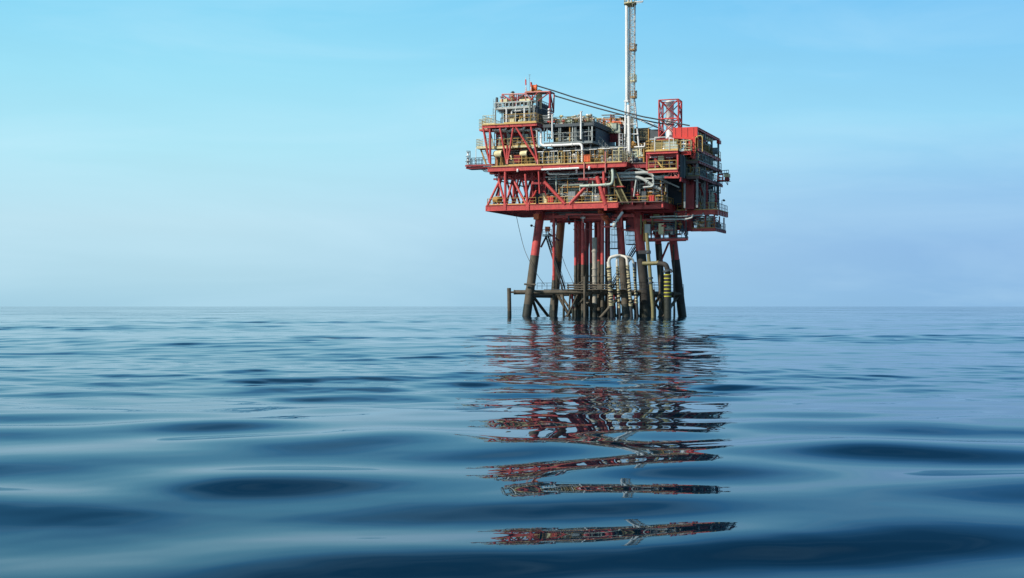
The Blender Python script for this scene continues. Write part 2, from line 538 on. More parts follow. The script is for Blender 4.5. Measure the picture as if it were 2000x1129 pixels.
# ---------------------------------------------------------------- legs
LEGS = [  # px top, z top, v top, px base, v base, radius, z of paint break
    (1056, 18.0, 5.4, 1028, 3.8, 0.72, 10.5),
    (1097, 18.0, 15.0, 1080, 16.5, 0.72, 9.9),
    (1209, 18.0, 7.8, 1223, 6.2, 0.62, 10.5),
    (1244, 18.0, 7.5, 1264, 8.5, 0.80, 11.2),
    (1281, 18.0, 14.0, 1297, 15.5, 0.55, 12.6),
    (1308, 18.0, 15.0, 1333, 17.0, 0.70, 9.9),
    (1150, 18.0, 14.0, 1134, 15.5, 0.50, 11.6),
]
for px0, z0, v0, px1, v1, r, zb in LEGS:
    a = QZ(px0, z0, v0); b = QZ(px1, 0.0, v1)
    brk = ext(a, b, zb); low = ext(a, b, 2.3); bot = ext(a, b, -3)
    mb = MB(); mb.tube([a, brk], r, 20, 0); mb.tube([brk, low], r*1.03, 20, 1); mb.tube([low, bot], r*1.06, 20, 2)
    mb.tube([ext(a,b,zb+0.05), ext(a,b,zb-0.12)], r*1.05, 20, 1)
    mb.tube([ext(a,b,17.7), ext(a,b,16.6)], [r*1.25, r*1.01], 20, 0)
    mb.tube([ext(a,b,4.9), ext(a,b,3.9)], r*1.09, 20, 1)
    mb.build('leg', [M['red'] if px0 != 1097 else M['brown'], M['shaded_growth'] if px0 > 1220 else M['growth'], M['weed']], plat)  # right-hand legs take the steel with shade in its colour

# jacket braces just above the water
ZB = ZP(1100, 570)
def brace(px0, py0, v0, px1, py1, v1, r, mat='growth'):
    B('jacket_brace', M[mat], lambda m: m.tube([Q(px0,py0,v0), Q(px1,py1,v1)], r, 14))
def hbrace(px0, v0, px1, v1, r, z=None, mat='growth'):
    z = ZB if z is None else z
    B('jacket_brace', M[mat], lambda m: m.tube([QZ(px0,z,v0), QZ(px1,z,v1)], r, 14))
hbrace(1034, 4.2, 1220, 6.2, 0.38)
hbrace(1006, 4.2, 1030, 4.2, 0.38)
hbrace(1220, 6.2, 1264, 8.4, 0.34)
hbrace(1085, 15.8, 1297, 15.5, 0.34, ZB-0.25)
hbrace(1266, 8.6, 1332, 16.6, 0.34, ZB-0.25)
hbrace(1034, 4.2, 1082, 16.0, 0.32, ZB-0.6)
hbrace(1264, 8.5, 1297, 15.4, 0.32, ZB-0.6)
hbrace(1297, 15.5, 1330, 16.6, 0.32, ZB-0.6)
for a in [(1039,576,4.4,1074,622,13,0.26),(1040,585,4.2,1053,622,9,0.26),(1090,577,15.8,1117,626,15.8,0.27),(1152,573,3,1098,626,14,0.24),
          (1096,577,15.5,1124,620,10,0.2),(1147,590,4,1178,628,10,0.26),(1213,575,4.2,1168,626,4,0.27),(1229,577,4.4,1250,626,13,0.26),
          (1190,580,14,1205,626,14,0.25),(1288,578,4.8,1262,628,13,0.24),(1325,578,16.6,1290,628,6,0.26),(1290,575,5,1308,626,12,0.24),(1236,600,12,1216,630,4,0.2),(1110,574,9,1150,624,12,.18),(1160,576,12,1120,624,9,.18),(1200,574,10,1238,626,13,.2),(1246,578,12,1205,624,10,.2),(1128,576,4.4,1106,622,5,.15),(1310,580,16,1285,622,15,.2),(1270,576,9,1300,624,15,.22)]:
    brace(*a)
# fixed struts high on the jacket
brace(1067, 462, 8, 1057, 482, 5.4, 0.16, 'dred')
brace(1306, 474, 12, 1290, 512, 10, 0.18, 'dred')
brace(1072, 456, 9, 1092, 470, 14, 0.14, 'dred')

# ---------------------------------------------------------------- conductors
COND = [  # px, v, radius, z top, z of colour break, upper colour
    (1124, 7, .20, 18, 8.9, 'red'), (1132, 8, .26, 18, 9.2, 'red'), (1138.4, 6.5, .24, 18, 9.0, 'red'),
    (1154, 8, .19, 18, 9.3, 'red'), (1161.5, 6, .33, 13.5, 2.4, 'stone'), (1170, 7.5, .26, 18, 9.6, 'red'), (1176.5, 6.5, .25, 18, 9.0, 'red'),
    (1184, 8.5, .17, 18, 9.0, 'dred'), (1147, 9.5, .22, 18, 9.0, 'dred'), (1164, 11, .24, 18, 9.0, 'dred'), (1128, 11, .22, 18, 9.0, 'dred'),
    (1081.8, 5.5, .20, 18, 6.4, 'red'), (1189, 11.5, .2, 18, 9.0, 'red')]
for px, v, r, zt, zb, mt in COND:
    p = QZ(px, 0, v)
    r *= 1.25; mb = MB(); t = V3(p.x, p.y, zt); b = V3(p.x, p.y, zb); lo = V3(p.x, p.y, 1.3); bt = V3(p.x, p.y, -3)
    mb.tube([t, b], r, 12, 0); mb.tube([b, lo], r*1.04, 12, 1); mb.tube([lo, bt], r*1.1, 12, 2)
    for zf in (zt-2.2, zt-5.1, 7.2, 4.7):
        if zb < 2 and zf > 6: continue
        mb.tube([V3(p.x,p.y,zf), V3(p.x,p.y,zf-0.18)], r*1.25, 12, 0 if zf > zb else 1)
    mb.build('conductor', [M[mt], M['growth'], M['weed']], plat)

R3 = random.Random(77)
for px, v, r, zt in ((1112,9,.16,4.6),(1119,7,.18,4.4),(1144,6,.17,4.6),(1157,10,.16,4.8),(1180,9,.2,4.5),(1195,8,.2,4.9),(1201,11,.16,4.6),(1207,9,.18,9.0),(1241,11,.2,9.5),(1252,12,.24,12.0),(1279,12,.2,4.8),(1289,9,.22,12.2),(1317,14,.16,12.5),(1101,12,.18,4.4)):
    p = QZ(px, 0, v); lean = R3.uniform(-.25,.25)
    mb = MB(); mb.tube([V3(p.x+lean,p.y,zt), V3(p.x,p.y,1.6)], r, 10, 0); mb.tube([V3(p.x,p.y,1.6), V3(p.x,p.y,-3)], r*1.15, 10, 1)
    mb.build('pile', [M['growth'] if R3.random() < .7 else M['dred'], M['weed']], plat)
# ---------------------------------------------------------------- boat landing and walkway
wk = B('walkway', M['dgrey'], lambda m: m.slab([(U(1062,4.6),4.6),(U(1292,4.6),4.6),(U(1292,5.9),5.9),(U(1062,5.9),5.9)], ZB+0.42, ZB+0.5))
wz = ZB+0.5
B('handrail', M['black'], lambda m: m.rail([V3(U(1049,4.6),4.6,wz), V3(U(1078,4.6),4.6,wz)], 1.05, 0.9, 0.04, toe=False), wk)
B('handrail', M['black'], lambda m: m.rail([V3(U(1084,4.7),4.7,wz), V3(U(1212,4.7),4.7,wz)], 1.05, 1.1, 0.035, toe=False), wk)
B('handrail', M['black'], lambda m: m.rail([V3(U(1084,5.8),5.8,wz), V3(U(1290,5.8),5.8,wz)], 1.05, 1.1, 0.035, toe=False), wk)
wk2 = B('walkway', M['dgrey'], lambda m: m.slab([(U(1230,14),14),(U(1336,16.2),16.2),(U(1336,17.4),17.4),(U(1230,15.4),15.4)], ZB+0.2, ZB+0.28))
B('handrail', M['black'], lambda m: m.rail([V3(U(1230,14),14,ZB+.28), V3(U(1335,16.2),16.2,ZB+.28)], 1.05, 0.8, 0.04, toe=False), wk2)
def landing(m):
    for k, dz in enumerate((0.35, 0.75, 1.15)):
        m.tube([QZ(1108, ZB+dz, 2.3), QZ(1206, ZB+dz, 2.3)], 0.11, 8)
    for px in (1110, 1126, 1142, 1158, 1174, 1190, 1204):
        m.bar(QZ(px, ZB+0.1, 2.4), QZ(px, ZB+1.3, 2.4), 0.16)
    m.box(QZ(1166, ZB+0.36, 2.15), QZ(1176, ZB+1.1, 2.25) )
B('boat_landing', M['growth'], landing)
B('fender_post', M['growth'], lambda m: m.tube([Q(1142,540,2.0), QZ(1142,-2,2.0)], 0.22, 12))
B('fender_strut', M['growth'], lambda m: m.tube([Q(1122,559,3.0), Q(1140,548,2.1)], 0.09, 8))
B('fender_strut', M['growth'], lambda m: m.tube([Q(1163,559,3.0), Q(1144,546,2.1)], 0.09, 8))
# rubber clamp on leg
B('leg_clamp', M['growth'], lambda m: m.tube([Q(1024,555,3.0), Q(1046,556,3.0)], 0.16, 10))

# ---------------------------------------------------------------- lower deck
lower = B('lower_deck', M['deckf'], lambda m: (
    m.slab([(UL,0.16),(UR,0.16),(9.4,0.9),(9.4,18),(UL,18)], ZL-0.12, ZL),
    m.slab([(9.42,9.6),(16.4,9.6),(16.4,18),(9.42,18)], ZL-1.12, ZL-1.0)))
GH = 0.98
B('girder', M['red'], lambda m: m.girder((UL,0,ZL),(UR,0,ZL),GH,0.3,0,6.05), lower)
B('girder', M['red'], lambda m: m.girder((UR+0.2,2.2,ZL-0.15),(9.4,2.2,ZL-0.15),GH,0.3,0,2.4), lower)
B('girder', M['red'], lambda m: m.girder((9.4,1.2,ZL-.125),(9.4,9.4,ZL-.125),0.9,0.3,0,2), lower)
B('girder', M['red'], lambda m: m.girder((9.7,9.5,ZL-1.0),(16.4,9.5,ZL-1.0),0.8,0.3,0,1.8), lower)
B('girder', M['red'], lambda m: m.girder((16.5,9.6,ZL-1.0),(16.5,18,ZL-1.0),0.8,0.3,0,1.8), lower)
B('girder', M['red'], lambda m: m.girder((UL-.1,0.2,ZL-.125),(UL-.1,18,ZL-.125),0.85,0.3,0,3), lower)
B('girder', M['red'], lambda m: m.girder((UL,18.1,ZL-.0),(9.4,18.1,ZL-.0),GH,0.3,0,3), lower)
def under(m):
    for v in (3.2, 6.4, 9.6, 12.8, 15.6):
        m.girder((UL+.1,v,ZL-.125),(9.2,v,ZL-.125),0.85,0.26)
    for k in range(13):
        u = UL+1.6+k*2.15
        if u < 9:
            m.bar((u,0.3,ZL-.33),(u,17.8,ZL-.33),0.14,0.38)
    for k in range(5):
        m.bar((10.4+k*1.5,9.7,ZL-1.33),(10.4+k*1.5,17.8,ZL-1.33),0.14,0.38)
B('underframe', M['dred'], under, lower)
yr = M['yellow']
B('handrail', yr, lambda m: m.rail([(UL+.1,17.8,ZL),(UL+.1,0.25,ZL)],1.1,1.5,0.04), lower)
B('handrail', yr, lambda m: m.rail([(UL+.1,0.12,ZL),(U(1046,0),0.12,ZL)],1.1,1.6,0.035), lower)
B('handrail', yr, lambda m: m.rail([(U(1052,0),0.12,ZL),(UR-.1,0.12,ZL)],1.1,1.5,0.035), lower)
B('handrail', yr, lambda m: m.rail([(UR+.3,2.05,ZL-.15),(U(1264,2),2.05,ZL-.15)],1.1,1.2,0.04), lower)
B('handrail', yr, lambda m: m.rail([(U(1280,2),2.05,ZL-.15),(9.3,2.05,ZL-.15),(9.3,9,ZL-.15)],1.1,1.2,0.04), lower)
B('handrail', yr, lambda m: m.rail([(9.9,9.45,ZL-1.0),(16.45,9.45,ZL-1.0)],1.15,1.3,0.045), lower)
B('handrail', M['mgrey'], lambda m: m.rail([(16.5,9.6,ZL-1.0),(16.5,18,ZL-1.0)],1.15,1.2,0.05), lower)
B('edge_strip', yr, lambda m: m.bar((9.7,9.3,ZL-.94),(16.6,9.3,ZL-.94),0.1,0.12), lower)
B('edge_strip', yr, lambda m: m.bar((16.67,9.3,ZL-.94),(16.67,18,ZL-.94),0.06,0.1), lower)

# ---------------------------------------------------------------- sub deck hanging below at the right
ZS = ZP(1375, 446, 9.5)
sub = B('hanging_deck', M['deckf'], lambda m: m.slab([(12.2,9.5),(16.2,9.5),(16.2,17.5),(12.2,17.5)], ZS-0.1, ZS))
B('girder', M['red'], lambda m: m.girder((12.2,9.4,ZS),(16.2,9.4,ZS),0.5,0.24,0,1.5), sub)
B('girder', M['dred'], lambda m: m.girder((16.3,9.5,ZS),(16.3,17.5,ZS),0.5,0.24,0,1.5), sub)
B('handrail', M['ochre'], lambda m: m.rail([(12.3,9.35,ZS),(16.2,9.35,ZS)],1.1,1.2,0.04), sub)
B('handrail', M['mgrey'], lambda m: m.rail([(16.3,9.5,ZS),(16.3,17.4,ZS)],1.1,1.1,0.045), sub)
for u, v in ((12.4,9.6),(14.6,9.6),(16.1,9.6),(16.1,13.5),(16.1,17.2),(12.4,17.2)):
    B('hanger', M['dred'], lambda m: m.bar((u,v,ZS+.01),(u,v,ZL-1.85),0.2))
# lower walkway under it
ZW = ZP(1290, 466, 8.5)
sub2 = B('hanging_walkway', M['red'], lambda m: (m.girder((U(1250,8.5),8.5,ZW),(U(1344,8.5),8.5,ZW),0.38,0.3), m.girder((U(1252,11),11,ZW),(U(1340,11),11,ZW),0.38,0.3),
        m.slab([(U(1252,8.7),8.7),(U(1342,8.7),8.7),(U(1338,10.8),10.8),(U(1252,10.8),10.8)], ZW-0.1, ZW-.02)))
B('handrail', M['dgrey'], lambda m: m.rail([V3(U(1256,8.4),8.4,ZW),V3(U(1342,8.4),8.4,ZW)],1.1,0.9,0.04), sub2)
for px in (1253, 1272, 1296, 1322, 1340):
    B('hanger', M['red'] if px < 1300 else M['dgrey'], lambda m: m.bar(QZ(px,ZW,8.6), QZ(px,ZL-1.0,8.6), 0.2))
B('hanger', M['dgrey'], lambda m: m.tube([QZ(1344,ZW,8.5), QZ(1330,ZS+1.2,8.5)], 0.08, 6))
B('hanger', M['dgrey'], lambda m: m.tube([QZ(1340,ZW,8.5), QZ(1326,ZS+1.2,8.5)], 0.08, 6))
# cage platforms under the lower deck, middle
def cage(m, px0, px1, y0, y1, v, dv, n):
    z0, z1 = ZP(px0,y1,v), ZP(px0,y0,v)
    u0, u1 = U(px0,v), U(px1,v)
    m.box((u0,v,z0),(u1,v+dv,z0+0.12))
    for k in range(n+1):
        u = u0+(u1-u0)*k/n
        m.bar((u,v,z0+.12),(u,v,z1),0.06)
    for f in (0.35,0.7,1.0):
        m.bar((u0,v,z0+(z1-z0)*f),(u1,v,z0+(z1-z0)*f),0.06)
        m.bar((u0,v+dv,z0+(z1-z0)*f),(u1,v+dv,z0+(z1-z0)*f),0.06)
B('service_cage', M['black'], lambda m: cage(m,1188,1209,447,486,6,2.2,7))
B('service_cage', M['black'], lambda m: cage(m,1222,1242,452,478,8,2.0,8))

# framework of deep red beams below the lower deck
for (a, b, w_) in [((1062,424,5.5),(1240,421,5.5),.5),((1058,428,9.2),(1250,424,9.2),.5),((1075,432,13),(1250,428,13),.5),((1110,426,7),(1112,436,12),.4),((1145,424,7),(1149,434,12),.4),((1188,424,7),(1194,434,12),.4),((1225,424,7),(1232,434,12),.4),((1242,430,7),(1325,430,8),.4),((1242,446,7.2),(1300,447,8.2),.3),((1105,419,3),(1180,419,3),0.28),((1068,424,10),(1150,424,10),0.3),((1140,427,5),(1178,427,5),0.25),((1176,443,4),(1215,442,4),0.3),
                  ((1176,443,4),(1176,408,4),0.26),((1214,442,4),(1214,408,4),0.26),((1178,424,4),(1212,442,4),0.12),((1215,449,7),(1247,449,7),0.28),((1115,430,9),(1190,430,9),0.3),
                  ((1120,448,6),(1160,448,6),.16),((1252,457,9),(1330,457,9),.25),((1262,432,9),(1262,468,9),.22),((1135,432,8),(1135,412,8),.3),((1165,436,8),(1165,412,8),.3)]:
    B('sub_beam', M['red'] if w_ > .2 else M['dred'], lambda m: m.bar(Q(*a), Q(*b), w_))

# ---------------------------------------------------------------- main truss between lower and main deck
def strut(px0, py0, v0, px1, py1, v1, r, mat='red'):
    B('truss_brace', M[mat], lambda m: m.tube([Q(px0,py0,v0), Q(px1,py1,v1)], r, 10))
yb, yt = 401, 333
for a in [(952,402,.1,975,354,1,.20),(974,352,1,987,400,.1,.20),(987,400,.1,987,335,.1,.22),(989,400,.1,1001,350,2.5,.20),(998,344,3,1016,400,9,.18),(1002,350,1.5,1029,402,.1,.21),
          (1031,402,.1,1026,340,.1,.22),(1033,400,.1,1043,345,2,.22),(1036,398,.2,1052,362,4,.20),(1063,355,.2,1104,399,.1,.28),(1113,399,.1,1146,363,.2,.28),
          (1166,345,.2,1183,400,.1,.36),(1181,400,.1,1179,335,.6,.24),(1186,399,.1,1178,333,3,.22),(1052,333,.2,1054,378,.2,.14),(975,354,1,975,334,1,.2),(974,400,12,974,334,12,.2),(1003,400,14,1003,334,14,.2)]:
    strut(*a)
for a in [(964,400,9,984,335,9,.17),(984,335,9,1004,400,9,.17),(1004,400,9,1022,335,9,.17),(1000,400,17.5,1016,335,17.5,.18),(1016,335,17.5,1032,400,17.5,.18),(990,352,5,990,335,5,.2),(1020,400,6,1042,335,6,.18),(1012,335,3,1006,352,3,.12),(1040,335,9,1044,400,9,.2)]:
    strut(*a, 'dred')
for a in [(964,350,3,1060,349,3,.3),(972,345,9,1060,345,9,.35),(985,349,15,1060,349,15,.35),(966,343,5,1046,343,5,.3)]:
    B('sub_beam', M['dred'], lambda m: m.bar(Q(*a[0:3]), Q(*a[3:6]), .2, a[6]))
for px, v in ((1040,3),(1064,3),(1110,9),(1150,3),(1186,9),(1060,9),(1140,16),(1060,16),(1235,3),(1270,9)):
    B('column', M['dred'], lambda m: m.bar(QZ(px,ZL,v), QZ(px,ZM-.9,v), 0.42))
for px0, px1, y, v in ((1130,1185,350,.6),(1150,1190,356,1.0),(1040,1066,358,.8)):
    B('sub_beam', M['dred'], lambda m: m.bar(Q(px0,y,v), Q(px1,y,v), 0.35))
# gusset nodes on the front girder
def node(px, y0, y1, w_=0.34):
    B('gusset', M['red'], lambda m: m.box(Q(px-3.3,y1,-0.16), Q(px+3.3,y0,0.16)))
for px in (986, 1031, 1183): node(px, 399, 411)
B('bracket', M['orange'], lambda m: m.box(Q(1042,418,3.0)-V3(0,0,0), Q(1052,425,3.0)+V3(0,1.6,-.3)))
B('bracket', M['orange'], lambda m: m.box(Q(956,334,4.5), Q(966,340,4.5)+V3(0,1.0,0)))

# ---------------------------------------------------------------- main deck
main = B('main_deck', M['deckf'], lambda m: m.slab([(UL+.4,0.16),(UM,0.16),(UM,2.6),(8.6,2.6),(8.6,18),(UL+.4,18)], ZM-0.12, ZM))
B('girder', M['red'], lambda m: m.girder((UL+.4,0,ZM-.16),(UM,0,ZM-.16),0.74,0.3,0,4.05), main)
B('girder', M['dred'], lambda m: m.girder((UM+.14,0.2,ZM-.125),(UM+.14,2.6,ZM-.125),0.7,0.26), main)
B('girder', M['red'], lambda m: m.girder((UL+.3,0.2,ZM-.125),(UL+.3,18,ZM-.125),0.8,0.3,0,3), main)
B('girder', M['red'], lambda m: m.girder((UL+.4,18.1,ZM),(8.6,18.1,ZM),0.9,0.3,0,3), main)
def under2(m):
    for v in (2.8, 5.6, 8.6, 11.8, 15.0):
        m.girder((UL+.6,v,ZM-.125),((UM-.1) if v < 2.7 else 8.4,v,ZM-.125),0.75,0.26)
    for k in range(13):
        u = UL+2+k*2.05
        m.bar((u,0.3,ZM-.3),(u,17.8,ZM-.3),0.14,0.33) if u < UM else None
B('underframe', M['dred'], under2, main)
B('edge_strip', yr, lambda m: m.bar((UL+1.0,-.02,ZM-.05),(UM-.6,-.02,ZM-.05),0.34,0.18), main)
B('handrail', yr, lambda m: m.rail([(U(1053,0),0.0,ZM+.04),(U(1138,0),0.0,ZM+.04)],2.0,0.85,0.05,mids=(1.1,0.55),toe=False), main)
B('handrail', M['ochre'], lambda m: m.rail([(U(1153,0),0.0,ZM+.04),(U(1196,0),0.0,ZM+.04)],2.0,0.7,0.05,mids=(1.1,0.55),toe=False), main)
B('handrail', M['cream'], lambda m: m.rail([(U(1197,0),0.0,ZM+.04),(UM-.5,0.0,ZM+.04),(UM-.1,2.4,ZM+.04)],1.75,0.55,0.04,mids=(1.1,0.55),toe=False), main)
B('handrail', yr, lambda m: m.rail([(U(992,0),0.0,ZM+.04),(U(1046,0),0.0,ZM+.04)],1.1,1.0,0.04), main)
for px, py0, py1, v in ((1141,317,349,-.22),(1182.5,296,337,-.22)):
    B('drop_pipe', M['pink'], lambda m: m.tube([Q(px,py0,v), Q(px,py1,v)], 0.11, 8), main)

# cantilever platform off the left end of the main deck
ca = B('side_platform', M['dred'], lambda m: (m.slab([(U(910,3.5),3.5),(UL+.2,3.5),(UL+.2,6.2),(U(910,3.5),6.2)], ZP(930,325,3.5)-.35, ZP(930,325,3.5)-.05),
      m.bar(Q(909,324,3.4), V3(UL+.2,3.4,ZP(909,324,3.4)), .25, .3)))
zc = ZP(930,325,3.5)-.05
B('handrail', M['dgrey'], lambda m: m.rail([(U(920.5,3.6),3.6,zc),(U(943,3.6),3.6,zc)],1.5,0.65,0.06,mids=(1.0,.5)), ca)
B('handrail', M['dgrey'], lambda m: m.rail([(U(912,3.6),3.6,zc),(U(912,3.6),6.0,zc),(UL+.1,6.0,zc)],1.5,0.8,0.05), ca)
def under3(m):
    m.tube(bend([Q(943,328,4), Q(944,335,4), Q(964,337,4)],.4), .06, 6)
    m.bar(Q(930,329,3.8), Q(958,335,3.8), .18)
    m.bar(Q(930,329,5.6), Q(958,335,5.6), .18)
B('bracket', M['dgrey'], under3, ca)
def wbr(m):
    p=[Q(970,340,2.5),Q(970,352,2.5),Q(1030,366,3.5),Q(1030,358,3.5)]
    m.bar(p[0],p[1],.1); m.bar(p[1],p[2],.14,.2); m.bar(Q(970,344,2.5),p[3],.09)
    for k in range(9):
        t=k/8; m.bar(p[1].lerp(p[2],t), Q(970,344,2.5).lerp(p[3],t), .08)
B('hanging_walkway', M['black'], wbr)

# ---------------------------------------------------------------- V columns under the top left deck
ZT = ZP(1000, 241)
for a in [(943,246,.4,956,318,.4,.17),(957,252,0,957.5,319,0,.2),(976,247,.1,990,320,.1,.17),(1003,246,.1,991.5,320,.1,.17),(990.5,284,.2,990.8,320,.1,.16),(1006,246,.1,1050,316,.1,.17),(1036.5,244,.1,1050.5,316,.1,.17),
          (1017,320,3,1017,250,3,.2),(975,320,5,975,250,5,.2)]:
    strut(*a)
for px in (957, 991, 1050): B('gusset', M['pink'], lambda m: m.box(Q(px-1.7,321,-.14), Q(px+1.7,312,.12)))
top = B('top_deck', M['deckf'], lambda m: m.slab([(U(943,0),0.1),(U(1047,0),0.1),(U(1047,0),9.5),(U(943,0),9.5)], ZT-0.1, ZT))
uT0, uT1 = U(943,0), U(1047,0)
B('girder', M['red'], lambda m: m.girder((uT0,0,ZT-.1),(uT1,0,ZT-.1),0.5,0.3,0,2.2), top)
B('girder', M['dred'], lambda m: m.girder((uT1,0.2,ZT-.1),(uT1,9.4,ZT-.1),0.45,0.3,0,2.2), top)
B('girder', M['dred'], lambda m: m.girder((uT0+.2,2.2,ZT-.15),(uT1,2.2,ZT-.15),0.75,0.3), top)
B('girder', M['dred'], lambda m: m.girder((uT0+.2,5.2,ZT-.15),(uT1,5.2,ZT-.15),0.75,0.3), top)
B('edge_strip', yr, lambda m: m.bar((uT0-.1,-.02,ZT-.02),(uT1+.1,-.02,ZT-.02),0.3,0.18), top)
B('handrail', M['cream'], lambda m: m.rail([(uT0,9,ZT+.07),(uT0,0,ZT+.07),(U(966,0),0,ZT+.07)],1.45,0.55,0.04,mids=(.95,.5)), top)
B('handrail', yr, lambda m: m.rail([(U(984,0),0,ZT+.07),(uT1,0,ZT+.07),(uT1,6,ZT+.07)],1.45,0.95,0.045,mids=(.8,)), top)
# side balconies on the left of it
def balcony(px0, px1, py, v, mat, rail_mat, h, dv=2.4):
    z = ZP((px0+px1)/2, py, v)
    o = B('balcony', M[mat], lambda m: m.box((U(px0,v),v,z-.25),(U(px1,v),v+dv,z)))
    B('handrail', M[rail_mat], lambda m: m.rail([(U(px0,v),v+dv,z),(U(px0,v),v,z),(U(px1,v),v,z)],h,0.5,0.04,mids=(h*.66,h*.33)), o)
    return o
balcony(936, 958, 252.5, 1.2, 'red', 'cream', 1.7)
balcony(930.5, 960, 287, 1.0, 'cream', 'cream', 1.35)
zmid = ZP(1010, 284)
mid = B('mid_deck', M['cream'], lambda m: (m.box((U(960.5,.8),.8,zmid-.3),(U(1000,.8),5.5,zmid)), m.box((U(1000.2,1.2),1.2,zmid-.2),(U(1049,1.2),5.5,zmid+.1))))
B('handrail', yr, lambda m: m.rail([(U(962,.8),.85,zmid),(U(999,.8),.85,zmid)],1.25,.75,.04), mid)
B('handrail', yr, lambda m: m.rail([(U(1001,1.2),1.25,zmid+.1),(U(1048,1.2),1.25,zmid+.1)],1.25,.9,.04,mids=(.8,.4)), mid)

# ---------------------------------------------------------------- right hand balcony block
ZR1, ZR0 = ZP(1290,294), ZP(1290,331)
uB0, uB1 = U(1262,0), U(1324,0)
ub = B('upper_balcony', M['deckf'], lambda m: m.slab([(uB0,0.1),(uB1,0.1),(uB1,2.0),(uB1+1.6,2.0),(uB1+1.6,7),(uB0,7)], ZR1-.12, ZR1))
B('girder', M['red'], lambda m: m.girder((uB0,0,ZR1-.1),(uB1,0,ZR1-.1),0.42,0.3), ub)
B('girder', M['dred'], lambda m: m.girder((uB0+.1,1.0,ZR1-.13),(uB1,1.0,ZR1-.13),0.95,0.3), ub)
B('girder', M['bright'], lambda m: m.girder((uB1+.1,1.9,ZR1-.1),(uB1+1.7,1.9,ZR1-.1),0.55,0.3), ub)
B('edge_strip', yr, lambda m: m.bar((uB0-.1,-.02,ZR1-.02),(uB1+.05,-.02,ZR1-.02),0.3,0.16), ub)
B('handrail', yr, lambda m: m.rail([(uB0,3,ZR1+.05),(uB0,0,ZR1+.05),(uB1,0,ZR1+.05),(uB1,1.8,ZR1+.05)],1.55,1.25,0.055,mids=(1.0,.5)), ub)
B('handrail', M['cream'], lambda m: m.rail([(uB1+.1,1.9,ZR1+.05),(uB1+1.6,1.9,ZR1+.05),(uB1+1.6,6,ZR1+.05)],1.65,0.8,0.06,mids=(1.0,.5)), ub)
def gate(m):
    a, b = U(1279,-.1), U(1307,-.1)
    for u in (a, b): m.bar((u,-.12,ZR1-.1),(u,-.12,ZR1+2.1),0.1)
    m.bar((a-.05,-.12,ZR1+2.13),(b+.05,-.12,ZR1+2.13),0.1)
    m.bar((b+.05,-.12,ZR1+1.85),(b+.75,-.12,ZR1+1.85),0.08); m.bar((b+.7,-.12,ZR1+1.82),(b+.7,-.12,ZR1+.6),.07)
B('lifting_frame', M['white'], gate, ub)
lb = B('lower_balcony', M['deckf'], lambda m: m.slab([(U(1266,0),0.1),(uB1,0.1),(uB1,7),(U(1266,0),7)], ZR0-.12, ZR0))
B('girder', M['red'], lambda m: m.girder((U(1266,0),0,ZR0-.1),(uB1,0,ZR0-.1),0.42,0.3), lb)
B('edge_strip', M['cream'], lambda m: m.bar((U(1266,0)-.1,-.02,ZR0-.02),(uB1-.1,-.02,ZR0-.02),0.3,0.12), lb)
B('handrail', yr, lambda m: m.rail([(U(1267,0),0,ZR0+.04),(uB1-.25,0,ZR0+.04)],1.35,1.05,0.045,mids=(.75,)), lb)
for px in (1263.3, 1323.2):
    B('column', M['red'], lambda m: m.bar((U(px,0.1),.2,ZR0 if px > 1300 else ZR0+.0), (U(px,0.1),.2,ZR1-.52), 0.26))
def kframe(m):
    for a in [(1311,333,1322,345.5),(1311,333,1305,342),(1311,333,1311,345.5),(1318,334,1318,346),(1318,335,1324,342)]:
        m.tube([Q(a[0],a[1],.3), Q(a[2],a[3],.3)], .07, 6)
B('k_brace', M['pink'], kframe)
B('sub_beam', M['red'], lambda m: m.bar(Q(1298,346.5,.3), Q(1325,346.5,.3), .3))
B('sub_beam', M['red'], lambda m: m.bar(Q(1325.5,334,.3), Q(1325.5,348,.3), .22))
# cladding side wall seen end-on, with slats
zW0, zW1 = ZP(1326,346,.4), ZR1-.7
sw = B('side_wall', M['dgrey'], lambda m: m.box((uB1+.2,.5,zW0),(uB1+.4,17,zW1)))
def slats(m):
    n = 16
    for k in range(n):
        z = zW0+.5+(zW1-zW0-.9)*k/n
        m.box((uB1+.41,2.5,z),(uB1+.5,9.0,z+.12))
    for v in (2.4, 5.7, 9.0): m.box((uB1+.41,v,zW0),(uB1+.56,v+.14,zW1))
B('slats', M['mgrey'], slats, sw)
B('girder', M['dred'], lambda m: m.girder((uB1+.3,.4,zW0),(uB1+.3,18,zW0),0.7,0.3,0,2.2), sw)
B('girder', M['dred'], lambda m: m.girder((uB1+.55,9.5,zW0-.9),(uB1+.55,18,zW0-.9),0.5,0.3), sw)

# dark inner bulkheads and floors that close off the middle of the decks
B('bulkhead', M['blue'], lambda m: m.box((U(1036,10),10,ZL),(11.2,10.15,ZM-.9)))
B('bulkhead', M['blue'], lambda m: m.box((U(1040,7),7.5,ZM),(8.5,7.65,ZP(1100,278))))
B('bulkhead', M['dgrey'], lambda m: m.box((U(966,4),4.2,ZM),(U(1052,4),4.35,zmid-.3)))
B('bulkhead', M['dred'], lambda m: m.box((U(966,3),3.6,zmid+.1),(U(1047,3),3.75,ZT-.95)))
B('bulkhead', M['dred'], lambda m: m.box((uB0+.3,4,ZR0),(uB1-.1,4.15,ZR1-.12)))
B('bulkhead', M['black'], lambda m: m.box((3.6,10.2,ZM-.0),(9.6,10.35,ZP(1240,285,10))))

# ================================================================== THINGS ON THE PLATFORM
Zv = Vector((0,0,1))
def part(root, name, mat, fn, parent=None):
    mb = MB(); fn(mb); o = None
    for c in (mb.clusters() if name not in WHOLE else [mb]):
        q = c.build(name, mat, parent or root); o = o or q
    return o

